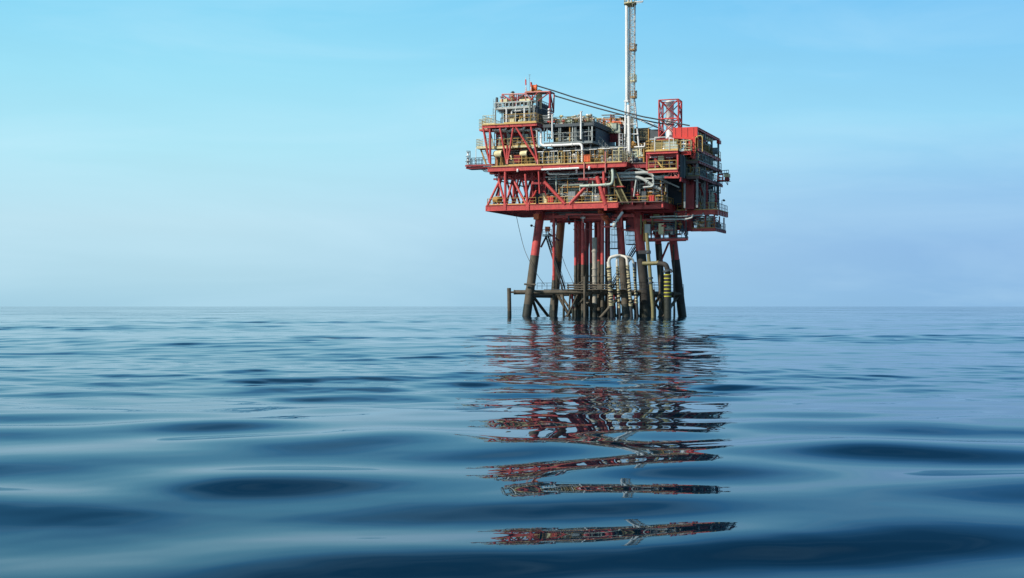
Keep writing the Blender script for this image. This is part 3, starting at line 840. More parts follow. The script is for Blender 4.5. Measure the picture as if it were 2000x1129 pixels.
# ---- generators of plant equipment (each piece its own mesh)
def pipe_with_flanges(m, path, r, n=8, every=2.5):
    pts = bend(path, max(0.25, r*2.2))
    m.tube(pts, r, n)
    for a, b in zip(path, path[1:]):
        a, b = Vector(a), Vector(b); L_ = (b-a).length
        if L_ > 1.6:
            k = max(1, int(L_/every)); d = (b-a)/L_
            for i in range(k):
                c = a + d*L_*(i+.5)/k
                m.tube([c-d*.06, c+d*.06], r*1.55, n)
def vessel(m, c, ln, r, axis='u'):
    ax = Vector((1,0,0)) if axis == 'u' else (Vector((0,1,0)) if axis == 'v' else Zv)
    c = Vector(c)
    prof = [(r*.05,-ln/2-r*.45),(r*.6,-ln/2-r*.34),(r*.9,-ln/2-r*.15),(r,-ln/2),(r,-ln*.2),(r*1.03,-ln*.2),(r*1.03,-ln*.17),(r,-ln*.17),(r,ln*.2),(r*1.03,ln*.2),(r*1.03,ln*.23),(r,ln*.23),(r,ln/2),(r*.9,ln/2+r*.15),(r*.6,ln/2+r*.34),(r*.05,ln/2+r*.45)]
    m.lathe(c, ax, prof, 14)
    if axis != 'z':
        for k in (-.3,.3):
            p = c + ax*ln*k
            o = Vector((0.18,r*.75,0)) if axis == 'u' else Vector((r*.75,.18,0))
            m.box(p-o-Zv*(r*1.35), p+o-Zv*(r*.55))
        m.tube([c+Zv*r*.9, c+Zv*(r*1.5)], r*.22, 8); m.tube([c+Zv*r*1.42, c+Zv*(r*1.5)], r*.34, 8)
    else:
        m.tube([c-Zv*(ln/2+r*.9), c-Zv*ln/2], r*.8, 10)
def cabinet(m, c, w_, d, h):
    x, y, z = c
    m.box((x-w_/2,y-d/2,z+.12),(x+w_/2,y+d/2,z+h))
    m.box((x-w_/2+.05,y-d/2-.025,z+.2),(x-.03,y-d/2-.002,z+h-.08)); m.box((x+.03,y-d/2-.025,z+.2),(x+w_/2-.05,y-d/2-.002,z+h-.08))
    m.box((x-w_/2+.05,y-d/2+.05,z),(x+w_/2-.05,y+d/2-.05,z+.118))
    m.box((x-w_/2-.04,y-d/2-.05,z+h+.002),(x+w_/2+.04,y+d/2+.04,z+h+.05))
def valve(m, c, r):
    c = Vector(c)
    m.lathe(c-Vector((r*1.6,0,0)), (1,0,0), [(r*.95,0),(r*.95,r*.3),(r*.55,r*.35),(r*.8,r*1.1),(r*.85,r*1.6),(r*.8,r*2.1),(r*.55,r*2.85),(r*.95,r*2.9),(r*.95,r*3.2)], 10)
    m.tube([c, c+Zv*r*2.2], r*.25, 6)
    ring = [c+Zv*r*2.2+Vector((math.cos(a)*r*1.1,math.sin(a)*r*1.1,0)) for a in [2*math.pi*j/10 for j in range(11)]]
    m.tube(ring, r*.14, 5, 0, False)
    for a in (0, 2.1, 4.2): m.tube([c+Zv*r*2.2, c+Zv*r*2.2+Vector((math.cos(a)*r*1.1,math.sin(a)*r*1.1,0))], r*.1, 4)
def motor(m, c, r, ln):
    c = Vector(c)
    m.lathe(c-Vector((ln/2,0,0)), (1,0,0), [(r*.5,0),(r*.9,.05),(r,.12),(r,ln*.55),(r*.7,ln*.57),(r*.4,ln*.62),(r*.4,ln*.75),(r*.95,ln*.77),(r*.95,ln*.97),(r*.4,ln)], 10)
    m.box(c+Vector((-ln*.5,-r,-r*1.35)), c+Vector((ln*.5,r,-r*.98)))
    m.box(c+Vector((-ln*.25,-r*.3,r*.9)), c+Vector((0,r*.3,r*1.3)))

def plant(root, box, seed, nh=10, nv=8, nb=4, nve=2, nval=4, ntray=2, nmot=2, mats=('mgrey','grey','dgrey','dred','white'), rmax=.16, cab=('grey','mgrey','cream','dgrey','pgreen')):
    u0,u1,v0,v1,z0,z1 = box
    R = random.Random(seed)
    du, dv, dz = u1-u0, v1-v0, z1-z0
    for i in range(nh):
        r = R.choice([.05,.07,.09,.12,rmax]); z = z0+dz*R.uniform(.12,.97); v = v0+dv*R.random()*.8
        a = u0+du*R.uniform(0,.6); b = min(u1, a+du*R.uniform(.25,.8))
        path = [V3(a,v,z),V3(b,v,z)]
        e = R.random()
        if e < .35: path.append(V3(b,v,max(z0,z-dz*R.uniform(.2,.6))))
        elif e < .6: path.append(V3(b,min(v1,v+1.5),z))
        elif e < .75: path.append(V3(b,v,min(z1,z+dz*.3)))
        if R.random() < .35: path.insert(0, V3(a,v,max(z0,z-dz*R.uniform(.2,.7))))
        part(root,'pipe',M[R.choice(mats)], lambda m: pipe_with_flanges(m, path, r))
    for i in range(nv):
        r = R.choice([.05,.07,.1,rmax]); u = u0+du*R.random(); v = v0+dv*R.random()*.8
        za = z0 if R.random() < .7 else z0+dz*.3; zb = z0+dz*R.uniform(.6,1.0)
        path = [V3(u,v,za),V3(u,v,zb)]
        if R.random() < .5: path.append(V3(u+R.choice([-1,1])*R.uniform(.6,1.4),v,zb))
        part(root,'pipe',M[R.choice(mats)], lambda m: pipe_with_flanges(m, path, r))
    for i in range(nb):
        w_ = R.uniform(.7,1.5); h = R.uniform(.9,2.0)
        c = (u0+w_+(du-2*w_)*R.random(), v0+dv*R.uniform(.1,.6), z0)
        part(root,'cabinet',M[R.choice(cab)], lambda m: cabinet(m,c,w_,.7,min(h,dz*.8)))
    for i in range(nve):
        r = R.uniform(.45,.75); ln = R.uniform(2,3.4)
        if R.random() < .5:
            c = (u0+ln*.6+(du-1.2*ln)*R.random(), v0+dv*R.uniform(.3,.7), z0+r*1.36)
            part(root,'vessel',M[R.choice(['grey','mgrey','pgreen','olive'])], lambda m: vessel(m,c,ln,r,'u'))
        else:
            ln = min(ln, dz*.6); c = (u0+r+(du-2*r)*R.random(), v0+dv*R.uniform(.2,.6), z0+ln/2+r*.9)
            part(root,'vessel',M[R.choice(['grey','mgrey','pgreen','olive'])], lambda m: vessel(m,c,ln,r*.8,'z'))
    for i in range(nval):
        c = (u0+du*R.random(), v0+dv*R.random()*.3, z0+R.uniform(.5,min(1.6,dz*.7)))
        part(root,'valve',M[R.choice(['red','pgreen','white','ochre','blue'])], lambda m: (valve(m,c,R.uniform(.16,.26)), m.tube([V3(c[0],c[1],z0),V3(*c)],.06,6)))
    for i in range(nmot):
        c = (u0+1+(du-2)*R.random(), v0+dv*R.random()*.4, z0+.5)
        part(root,'pump',M[R.choice(['pgreen','olive','blue','grey'])], lambda m: motor(m,c,.36,1.5))
    for i in range(ntray):
        z = z0+dz*R.uniform(.5,.95); v = v0+dv*R.random()*.5
        a = u0+du*R.uniform(0,.3); b = u0+du*R.uniform(.6,1)
        def tray(m):
            m.bar((a,v,z),(b,v,z),.05,.12); m.bar((a,v+.45,z),(b,v+.45,z),.05,.12)
            k = int((b-a)/.4)
            for j in range(k): m.bar((a+(b-a)*(j+.5)/k,v+.03,z),(a+(b-a)*(j+.5)/k,v+.42,z),.06,.05)
            for q in (.1,.2,.3): m.tube([V3(a,v+q,z+.07),V3(b,v+q,z+.07)],.035,5)
        part(root,'cable_tray',M['mgrey'],tray)

# ---------------------------------------------------------------- plant in the bays between lower and main deck
t = thing('pipework', 'dense grey pipework and green valve skid between two red decks left of ladder stair', 'pipework', (U(1110,3),4,ZL))
plant(t, (U(1050,3),U(1200,3),2.2,7.0,ZL,ZM-1.0), 11, 16, 10, 5, 2, 7, 3, 3, ('mgrey','grey','dgrey','dred','grey','ochre'))
plant(t, (U(1056,1),U(1200,1),.7,2.2,ZL,ZM-1.2), 14, 10, 14, 4, 1, 9, 2, 2, ('grey','pgreen','ochre','dred','cream','mgrey'), .1, ('mgrey','dgrey','olive','mgrey'))
def bank(m):
    for k in range(7):
        z = ZP(1110, 350+k*3.1, 4)
        m.tube([QZ(1068,z,4+k*.15),QZ(1150,z,4+k*.15)], .07+.03*(k%2), 8)
part(t,'pipe_bank',M['mgrey'],bank)
def skid(m):
    m.box(Q(1090,377,2.6),Q(1140,374.5,2.6)+V3(0,1.2,0))
    m.box(Q(1090,381,2.7),Q(1140,379,2.7)+V3(0,1.2,0))
    for px in range(1092,1141,8): m.bar(Q(px,395,2.7),Q(px,379.2,2.7),.09)
part(t,'skid_frame',M['ochre'],skid)
R = random.Random(4)
for k in range(6):
    px = 1096+k*7.5
    part(t,'valve',M['pgreen'],lambda m: (valve(m,Q(px,370.5+R.uniform(-1,1),2.9),.27), m.tube([Q(px,377,2.9),Q(px,366,2.9)],.09,8), m.box(Q(px-2.4,366,2.7),Q(px+2.4,362.6,2.7)+V3(0,.4,0))))
part(t,'tank',M['mgrey'],lambda m: (m.box(Q(1150,397,3.2),Q(1172,371,3.2)+V3(0,1.6,0)), m.box(Q(1149,371,3.1),Q(1173,370,3.1)+V3(0,1.8,.02))))
t = thing('pipework', 'shadowed pipes and drums on the lower deck between the ladder stair and the right end', 'pipework', (U(1270,5),5,ZL))
plant(t, (U(1222,5),9.0,4.0,9.0,ZL-.1,ZM-1.0), 12, 14, 9, 4, 2, 5, 3, 2, ('mgrey','grey','grey','dred','ochre'))
plant(t, (U(1226,2.5),9.3,2.4,4.2,ZL-.1,ZM-1.4), 15, 9, 14, 3, 1, 7, 1, 2, ('grey','pgreen','ochre','dred','white','mgrey'), .1, ('mgrey','dgrey','olive','mgrey'))
def dk(m):
    m.box(Q(1226,378,4),Q(1256,376,4)+V3(0,2,0)); m.rail([Q(1226,376,4),Q(1256,376,4)],1.2,.9,.05,toe=False)
part(t,'platform',M['olive'],dk)
part(t,'drum',M['blue'],lambda m: vessel(m,Q(1241,387,5.5),1.6,.95,'z'))

t = thing('pipework', 'equipment row behind the yellow railing on the main deck under the grey process module', 'pipework', (U(1120,3),3,ZM))
plant(t, (U(1056,2),UM-.3,1.0,5.5,ZM,ZP(1100,283)), 13, 12, 16, 6, 2, 6, 2, 4, ('grey','cream','mgrey','white','ochre','dgrey'))
for px, mt in ((1059.5,'white'),(1082,'white'),(1078,'grey'),(1090,'grey'),(1097,'cream'),(1103,'ochre'),(1110,'grey'),(1114,'white'),(1125.5,'white'),(1130,'ochre'),(1136,'white')):
    part(t,'standpipe',M[mt],lambda m: (m.tube([Q(px,318,.5),Q(px,297,.5)],.1,8), m.tube([Q(px,306,.5),Q(px,305,.5)],.16,8)))
for k,(px,py) in enumerate(((1072,311),(1086,309),(1121,306),(1129,311),(1160,306),(1177,309))):
    part(t,'drum',M[['grey','pgreen','white','cream','mgrey','grey'][k]],lambda m: vessel(m,Q(px,py,1.2),.7,.33,'z'))

# ---------------------------------------------------------------- top left control module
t = thing('control_module', 'pale grey control module with dark blue side wall, standing on the highest left deck', 'module', (U(1006,3),4,ZT+.01))
ua, ub_ = U(966,1.2), U(1046,1.2)
zp0, zp1 = ZP(1005,212,1.2), ZP(1005,198,1.2)
part(t,'wall',M['blue'],lambda m: (m.box((ua+.5,4.2,ZT+.01),(ub_-.02,4.4,zp0-.01)), m.box((ub_+.02,1.4,ZT+.01),(ub_+.2,8.8,zp1-.1)), m.box((ua+.5,4.42,ZT+.01),(ua+.7,8.8,zp0-.01))))
part(t,'corrugation',M['dgrey'],lambda m: [m.box((ub_+.21,1.5+k*.6,ZT+.3),(ub_+.29,1.75+k*.6,zp1-.3)) for k in range(12)])
roof = part(t,'roof',M['grey'],lambda m: (m.box((ua,1.2,zp0),(ub_,8.8,zp0+.32)), m.box((ua+.1,1.3,zp0+.321),(ub_-.1,8.7,zp0+.4))))
def parapet(m):
    n = 10
    m.box((ua,1.15,zp1-.18),(U(1038,1.2),1.4,zp1))
    for k in range(n+1):
        u = ua+(U(1038,1.2)-ua)*k/n
        m.box((u-.06,1.16,zp0+.401),(u+.06,1.3,zp1-.181))
    m.box((ua,1.2,zp0+.65),(ua+2.0,1.3,zp0+.75))
part(t,'parapet',M['grey'],parapet,roof)
part(t,'window_band',M['black'],lambda m: [m.box((ua+.4+k*1.15,1.34,zp0+.46),(ua+1.3+k*1.15,1.38,zp1-.24)) for k in range(5)],roof)
for px in (989.3, 1024.4):
    part(t,'downpipe',M['white'],lambda m: m.tube([Q(px,240,.6),Q(px,211.5,.6)],.15,10))
part(t,'post',M['grey'],lambda m: [m.bar((u,1.3,ZT+.01),(u,1.3,zp0-.01),.16) for u in (ua+.1,U(1007,1.3),U(1046,1.3)-.1)])
part(t,'light_tube',M['white'],lambda m: m.box(Q(1004,217.5,1),Q(1017,215.7,1)+V3(0,.3,0)))
plant(t, (ua+.8,ub_-.3,1.6,4.0,ZT+.01,zp0-.1), 21, 8, 8, 4, 1, 3, 1, 1, ('cream','mgrey','grey','ochre','white'))
part(t,'parapet_cabinet',M['cream'],lambda m: (m.box(Q(1014,199,1.5),Q(1036,192.5,1.5)+V3(0,2,0)), m.box(Q(976,200,1.6),Q(990,193,1.6)+V3(0,1.5,0))))
plant(t, (ua+.3,ub_-.5,2,7.5,zp1-.3,zp1+1.5), 22, 6, 12, 2, 0, 2, 0, 0, ('grey','cream','mgrey','dgrey','red'), .1)
part(t,'side_railing',M['mgrey'],lambda m: m.rail([(ub_+.3,1.3,zp0+.1),(ub_+.3,8.8,zp0+.1)],1.3,.9,.05))
plant(t, (ub_-1.2,ub_+.1,.6,1.1,ZT+.1,zp1), 23, 0, 6, 0, 0, 1, 0, 0, ('grey','pgreen','mgrey'), .08)
# stacks on its roof
for k,(px,y0,y1,r,w_) in enumerate(((1001.5,200,184,.36,'slim'),(1053,199,181,.52,'thick'))):
    b = Q(px,y0,3)
    s = thing('exhaust_drum', ('slim' if k == 0 else 'stout')+' cream exhaust drum on the roof of the control module, '+('left of the antennas' if k == 0 else 'under the orange winch drum'), 'exhaust drum', b)
    h = Q(px,y1,3).z-b.z
    part(s,'body',M['cream'],lambda m: m.lathe(b,Zv,[(r*.9,-1.2),(r*.9,0),(r,.02),(r,h*.45),(r*1.08,h*.46),(r*1.08,h*.52),(r,h*.53),(r,h),(r*1.1,h+.01),(r*1.1,h+.1),(r*.6,h+.14)],14))
    part(s,'cap',M['dgrey'],lambda m: m.lathe(b+Zv*(h+.16),Zv,[(r*.5,0),(r*.5,.12),(r*1.15,.14),(r*.2,.36)],12))
# red roof gantry
g = thing('roof_gantry', 'red and pink steel gantry frame above the control module roof', 'gantry', Q(1030,184,2))
def tb(px0,py0,v0,px1,py1,v1,r,mat,name='gantry_bar'):
    part(g,name,M[mat],lambda m: m.tube([Q(px0,py0,v0),Q(px1,py1,v1)],r,8))
for a in [(980,184.2,1.5,1026,183.5,1.5,.1,'pink'),(1025,180.5,1.5,1075,178.8,1.5,.13,'pink'),(981,185,1.5,998,197,1.5,.1,'red'),(980.5,184,1.5,980.5,199,1.5,.08,'red'),
          (1010,194.5,1.5,1026,183,1.5,.1,'dred'),(1051,197.5,1.5,1074,180,1.5,.1,'dred'),(1074.5,178,1.5,1074,226,1.5,.22,'dred'),(1082.3,182,5,1081,220,5,.14,'pink'),(1075,180,1.5,1082.3,183.5,5,.12,'red'),
          (1075,184,1.5,1081.6,217,5,.12,'dred'),(1074,214,1.5,1081.5,219,5,.1,'dred'),(1081,220,5,1073,226,1.5,.1,'dred'),(980,184.2,5,1075,181.8,5,.09,'red'),(1026,180.5,1.5,1036,195,1.5,.09,'pink'),(1036,195,1.5,1050,181,1.5,.08,'red'),(1040,196,3,1030,182,3,.085,'pink'),(1026.5,180,1.5,1026.5,198,1.5,.09,'pink'),(1012,184,1.5,1012,198,1.5,.085,'dred'),(996,184,3,996,198,3,.085,'dred')]:
    tb(*a)
part(g,'platform',M['ochre'],lambda m: m.slab([(Q(1027,0,1.4).x,1.4),(Q(1056,0,1.4).x,1.4),(Q(1056,0,3.2).x,3.2),(Q(1027,0,3.2).x,3.2)],ZP(1040,178.6,1.4),ZP(1040,177.2,1.4)))
part(g,'walkway_grating',M['dgrey'],lambda m: m.box(Q(1026,180,1.8),Q(1074,179.4,1.8)+V3(0,2.4,0)))
part(g,'fitting',M['white'],lambda m: [m.lathe(Q(1072.5,y,1.1),Zv,[(.1,0),(.24,.05),(.24,.3),(.1,.36)],8) for y in (216,222,227,232)])
# orange winch drum with cables
b = Q(1043,177,2)
s = thing('winch', 'orange cable winch drum on the gantry above the left module', 'winch', b)
part(s,'drum',M['orange'],lambda m: m.lathe(Q(1043,171.5,1.6)-V3(.45,0,0),(1,.25,0),[(.55,0),(.62,.03),(.62,.1),(.5,.13),(.5,.8),(.62,.83),(.62,.9),(.5,.95)],14))
part(s,'stand',M['dred'],lambda m: (m.bar(Q(1040,177.2,1.5),Q(1042,171,1.5),.1),m.bar(Q(1048,177.2,1.5),Q(1045,171,1.5),.1),m.bar(Q(1038,177.1,2.4),Q(1050,177.1,2.4),.12,.1)))
part(s,'jib',M['dgrey'],lambda m: m.tube([Q(1040,172,1.6),Q(1038.5,161,1.6)],.06,6))
def cable(pts, label, r=.11):
    P = [Q(*p) for p in pts]; fine = []
    for a, c in zip(P, P[1:]):
        for k in range(6): fine.append(a.lerp(c, k/6))
    fine.append(P[-1])
    mb = MB(); mb.tube(fine, r, 6)
    return single('cable', mb, M['cable'], label, 'cable', P[0], 'cables slung across the platform')
cable([(1048,167.3,1.8),(1083,177.8,2),(1120,190,2.4),(1169,204.2,2.8),(1222,219.5,3),(1256,228,3.2),(1287,233.6,3.5),(1318,240,3.6),(1347,245.4,3.6)], 'upper dark cable running from the orange drum to the bright red roof')
cable([(1083,187,4),(1120,198,4),(1169,212,4),(1222,226,4),(1256,234.5,4),(1287,240.8,4),(1318,244,5)], 'lower dark cable ending behind the red stack frame')
# antennas
for px, y0, y1, lab, mats_ in ((1027.4,181,151,'thick red and white striped antenna pole left of the orange drum',('white','bright')),(1034.8,181,146,'thin grey antenna pole with a small fork on top',('mgrey','mgrey')),(1037.5,181,157,'short white and red pole touching the orange drum',('white','bright'))):
    b = Q(px,y0,1.8); tp = Q(px-.6,y1,1.8)
    s = thing('antenna', lab, 'antenna', b, 'antennas on the roof gantry')
    th = .03 if mats_[0] == 'mgrey' else .05
    part(s,'pole',M[mats_[0]],lambda m: (m.tube([b,b.lerp(tp,.5)],th,6),m.tube([b.lerp(tp,.86),tp],th*.6,6)))
    part(s,'whip',M[mats_[1]],lambda m: m.tube([b.lerp(tp,.5),b.lerp(tp,.86)],th*(2.4 if mats_[0]!='mgrey' else 1),8))
    if mats_[0] == 'mgrey':
        part(s,'fork',M['mgrey'],lambda m: (m.tube([b.lerp(tp,.93)-V3(.12,0,0),b.lerp(tp,.93)+V3(.12,0,0)],.03,5),m.tube([tp-V3(.2,0,0),tp+V3(.2,0,0)],.03,5),m.tube([b.lerp(tp,.8)-V3(.1,0,0),b.lerp(tp,.8)+V3(.1,0,0)],.03,5)))
    else:
        part(s,'stay',M['pink'],lambda m: (m.tube([b-V3(.15,0,0),b.lerp(tp,.5)],.03,5),m.tube([b+V3(.2,0,0),b.lerp(tp,.45)],.03,5)))
# panel antenna and ladder at the left of the module
b = Q(967,213,1.4)
s = thing('ladder_mast', 'slim dark panel mast with a white ladder at the left edge of the top module', 'mast', b)
part(s,'panel',M['dgrey'],lambda m: m.box(Q(968.2,212,1.2),Q(971,190,1.2)+V3(0,.5,0)))
part(s,'ladder',M['grey'],lambda m: m.ladder(Q(965.5,235,1.2),Q(965.5,193,1.2),(1,0,0),.35,.45,.03))
part(s,'bracket',M['mgrey'],lambda m: (m.bar(Q(963,230,1.2),Q(963,212,1.2),.06),m.bar(Q(968.5,240,1.3),Q(968.5,213,1.3),.06)))

# left lower pipes and inner clutter of that corner
t = thing('pipework', 'shadowed pipes and cabinets behind the red V columns under the top left deck', 'pipework', (U(1005,3),2.5,zmid))
plant(t, (U(966,2),U(1046,2),1.6,3.2,zmid+.11,ZT-1.0), 31, 7, 6, 3, 1, 3, 1, 1, ('grey','mgrey','cream','dred'))
plant(t, (U(966,2),U(1046,2),1.6,4.0,ZM,zmid-.32), 32, 6, 8, 3, 1, 3, 1, 1, ('mgrey','dgrey','cream','dred','pink'))
part(t,'frame_post',M['grey'],lambda m: [m.bar(QZ(px,zmid+.11,1.8),QZ(px,ZT-1.0,1.8),.12) for px in (966,992,1022,1036)])
part(t,'beam',M['grey'],lambda m: m.bar(Q(966,256,1.4),Q(1048,254,1.4),.2,.3))

def spool(path, r, label, mat='white', name='pipe', n=12, group='white pipe runs'):
    P = [Q(*p) for p in path]
    mb = MB(); pts = bend(P, r*3.2, 6); mb.tube(pts, r, n)
    for a, c in zip(P, P[1:]):
        L_ = (c-a).length
        if L_ > 1.5:
            k = max(1, int(L_/3.5)); d = (c-a)/L_
            for i in range(k):
                q = a+d*L_*(i+.5)/k; mb.tube([q-d*.09,q+d*.09], r*1.35, n)
    return single(name, mb, M[mat], label, 'pipe', P[0], group)
spool([(962,254.2,.8),(989.3,253,.8),(989.3,241.8,.6)], .16, 'white pipe elbow under the left end of the top deck')
spool([(998,253,.8),(1024.4,252,.8),(1024.4,241.8,.6)], .16, 'white pipe elbow under the right end of the top deck')
spool([(1035,252.8,.6),(1049,252.8,.6),(1049,282,.6),(1054,288,.5)], .17, 'inner of two white pipes dropping beside the red V columns', 'grey')
spool([(1046,252,1.2),(1056.6,252,1.2),(1056.6,284.8,.8),(1098,283.5,.6),(1137,281,.5),(1137.6,316,.4)], .21, 'long white pipe running along above the main deck railing and down to the deck')
spool([(1057.5,331.5,-.4),(1131,328.3,-.4)], .17, 'bright white straight pipe just below the main deck girder')
spool([(1126,329.5,-.1),(1126.5,338,.4)], .16, 'short white stub pipe below the main deck girder', 'white')
spool([(1069,331,.6),(1071,340.5,.6),(1110,340.2,.8),(1146,338,.8),(1184,335.8,.8)], .18, 'dirty grey pipe with a curved left end under the main deck', 'grey')
spool([(1133,363.6,.0),(1170,362,.0),(1196,360,.0),(1197.5,345,.0),(1196,330,.4)], .24, 'pale green white pipe bending up beside the ladder stair', 'pgreen')
spool([(1195,339.5,1.5),(1265,337,1.5),(1275,343,1.8),(1282,346,1.5),(1306,345,1.2)], .26, 'upper of the fat grey pipes right of the ladder stair', 'grey')
spool([(1190,346,1.6),(1240,345,1.6),(1256,349,1.6),(1272,361,1.6),(1290,370,2.2)], .26, 'fat grey pipe that bends down toward the lower deck on the right', 'grey')
spool([(1212,352,2.0),(1250,350.5,2.0),(1263,348.5,1.8),(1291,349.6,1.6),(1326,366,4)], .13, 'thin grey pipe trailing off down to the right', 'grey')
spool([(1216,341,2.4),(1225,331,2.4),(1240,329,2.4),(1258,334,2.4),(1264,340,2)], .16, 'grey pipe loop below the mast foot', 'mgrey')
spool([(1256,366,1.4),(1277,364,1.4),(1276,345,1.4)], .15, 'short upright grey pipe bracket on the right', 'grey')
spool([(1270,424,5),(1312,422,5),(1330,423,5),(1372,420,8),(1374,416,8)], .11, 'thin grey pipe under the lower deck on the right', 'grey')
spool([(1296,428.5,5.5),(1340,428.3,5.5),(1352,425,5.5),(1354,419,5.5)], .14, 'thicker grey pipe bending up under the lower deck', 'grey')
spool([(1238,384,1.8),(1243,348,1.8)], .14, 'slanting pale grey standpipe on the lower deck', 'grey')

# ---------------------------------------------------------------- grey process module in the centre
zC0, zC1 = ZP(1120,276,1), ZP(1120,246,1)
uc0, uc1 = U(1062,1), U(1157,1)
t = thing('process_module', 'dark grey open process module with a railed roof in the middle of the platform', 'module', ((uc0+uc1)/2,6,zC0-.4))
fl = part(t,'floor',M['mgrey'],lambda m: m.slab([(uc0,1),(uc1,1),(uc1,15),(uc0,15)],zC0-.4,zC0))
part(t,'floor_support',M['dgrey'],lambda m: [m.bar((uc0+.3+k*2.55,1.6,zC0-.401),(uc0+.3+k*2.55,1.6,ZM),.22) for k in range(5)])
part(t,'roof',M['dgrey'],lambda m: (m.slab([(uc0,1),(uc1,1),(uc1,15),(uc0,15)],zC1,zC1+.28), m.bar((uc0-.1,.97,zC1+.2),(uc1+.1,.97,zC1+.2),.05,.5)))
part(t,'fascia',M['dgrey'],lambda m: (m.box((uc1+.02,1,zC1-.1),(uc1+.25,15,zC1+.75)), m.box((uc1+.26,1,zC1+.1),(uc1+.32,15,zC1+.25)), m.box((uc1+.26,1,zC1+.45),(uc1+.32,15,zC1+.6))))
part(t,'side_wall',M['blue'],lambda m: m.box((uc1-.3,3.5,zC0),(uc1-.1,14.6,zC1)))
part(t,'back_wall',M['black'],lambda m: m.box((uc0,6.0,zC0),(uc1-.31,6.2,zC1)))
for px, mt, w_ in ((1063,'mgrey',.16),(1069,'mgrey',.13),(1092,'mgrey',.16),(1095,'mgrey',.14),(1113,'ochre',.16),(1118.5,'grey',.16),(1122.5,'mgrey',.13),(1125,'mgrey',.13),(1150,'mgrey',.14),(1156.5,'grey',.2)):
    part(t,'post',M[mt],lambda m: m.bar(Q(px,275.8,1.2),Q(px,246,1.2),w_))
for px,y0,y1,r in ((1078.7,271,224,.14),(1134.8,272,218,.17)):
    part(t,'vent_pipe',M['white'],lambda m: (m.tube([Q(px,y0,.7),Q(px,y1,.7)],r,10), m.box(Q(px-1.4,y1,.5),Q(px+1.6,y1-1.2,.5)+V3(0,.5,0))))
part(t,'handrail',M['grey'],lambda m: m.rail([(uc0,1.05,zC0),(uc1,1.05,zC0)],1.5,1.6,.04,mids=(.8,),toe=False))
part(t,'roof_rail',M['olive'],lambda m: m.rail([(uc0+1,1.1,zC1+.28),(uc1-.2,1.1,zC1+.28),(uc1-.2,14,zC1+.28)],1.3,.9,.05,mids=(.85,.45)))
plant(t, (uc0+.4,uc1-.5,1.6,5.0,zC0,zC1-.1), 41, 7, 8, 4, 2, 4, 1, 2, ('mgrey','grey','dgrey','dgrey'), .12, ('dgrey','blue','mgrey'))
plant(t, (uc0+.6,uc1-.4,2.0,11,zC1+.29,zC1+1.9), 42, 10, 16, 6, 2, 8, 3, 2, ('cream','grey','ochre','pink','mgrey','white'), .12)
plant(t, (uc0+.6,uc1-.4,1.3,5,zC1+.29,zC1+1.6), 43, 8, 18, 5, 1, 7, 2, 1, ('cream','grey','pink','cream','white'), .1)
R = random.Random(9)
for k in range(20):
    px = R.uniform(1086,1156); y = R.uniform(226,238); v = R.uniform(2,9)
    part(t,'roof_vent',M[R.choice(['cream','grey','pink','white'])],lambda m: (m.tube([QZ(px,zC1+.28,v),Q(px,y,v)],.09,6), m.lathe(Q(px,y,v),Zv,[(.1,0),(.3,.05),(.32,.2),(.12,.34)],8)))
part(t,'pipe_bank',M['mgrey'],lambda m: [m.tube([Q(1060+k*.5,226+k*3.2,1.4),Q(1080,226+k*3.0,1.4)],.09,6) for k in range(5)])
def sst(m):
    a = V3(uc1+.5,3.0,zC0-.1); b_ = V3(uc1+3.2,3.4,ZM+.6)
    for dv in (0,.9):
        m.bar(a+V3(0,dv,0),b_+V3(0,dv,0),.08,.22)
        m.tube([a+V3(0,dv,1.0),b_+V3(0,dv,1.0)],.045,6)
        for k in range(6): m.tube([a.lerp(b_,k/5)+V3(0,dv,0),a.lerp(b_,k/5)+V3(0,dv,1.0)],.035,5)
    for k in range(14): m.box(a.lerp(b_,(k+.5)/14)+V3(-.12,.04,-.02),a.lerp(b_,(k+.5)/14)+V3(.12,.86,.02))
s = thing('stairs', 'grey stair coming down at the right end of the dark grey process module', 'stairs', (uc1+1,3,ZM))
part(s,'flight',M['mgrey'],sst)
# dark storage vessels behind it
s = thing('pressure_vessel', 'blue grey rounded vessel at the foot of the grey stair', 'vessel', Q(1201,300,3))
part(s,'shell',M['mgrey'],lambda m: vessel(m,Q(1201,294,3),.9,.55,'z'))
part(s,'skirt',M['dgrey'],lambda m: m.box(Q(1195,312,2.6),Q(1207,303,2.6)+V3(0,1.2,0)))

# ---------------------------------------------------------------- orange pipe rack behind
zO = ZP(1190,252,13)
t = thing('pipe_rack', 'orange steel pipe rack on the far side between the grey module and white mast', 'pipe rack', (U(1195,13),13,ZM))
for px in (1168,1180,1192,1206,1211):
    part(t,'post',M['ochre'] if px < 1205 else M['brown'],lambda m: m.bar(QZ(px,ZM,13),Q(px,231,13),.28 if px < 1205 else .5))
part(t,'beam',M['ochre'],lambda m: [m.bar(Q(1166,y,12.8),Q(1210,y-1,12.8),.22) for y in (233,243,252)])
part(t,'lattice',M['orange'],lambda m: [m.bar(Q(1170+k*5,242,12.7),Q(1175+k*5,233,12.7),.1) for k in range(7)]+[m.bar(Q(1170+k*5,233,12.65),Q(1175+k*5,242,12.65),.1) for k in range(7)])
part(t,'roof_sheet',M['dgrey'],lambda m: m.box(Q(1209,229.5,12),Q(1222,228.5,12)+V3(0,4,0)))
part(t,'back_panel',M['olive'],lambda m: m.box(Q(1208,300,14),Q(1236,231,14)+V3(0,.2,0)))
part(t,'light_box',M['white'],lambda m: m.box(Q(1190,243,12),Q(1203,239,12)+V3(0,.4,0)))
part(t,'cabinet',M['pgreen'],lambda m: cabinet(m,tuple(Q(1200,253,11)),.9,.6,1.0))
part(t,'panel',M['dred'],lambda m: m.box(Q(1190,278,11.5),Q(1210,255,11.5)+V3(0,.3,0)))
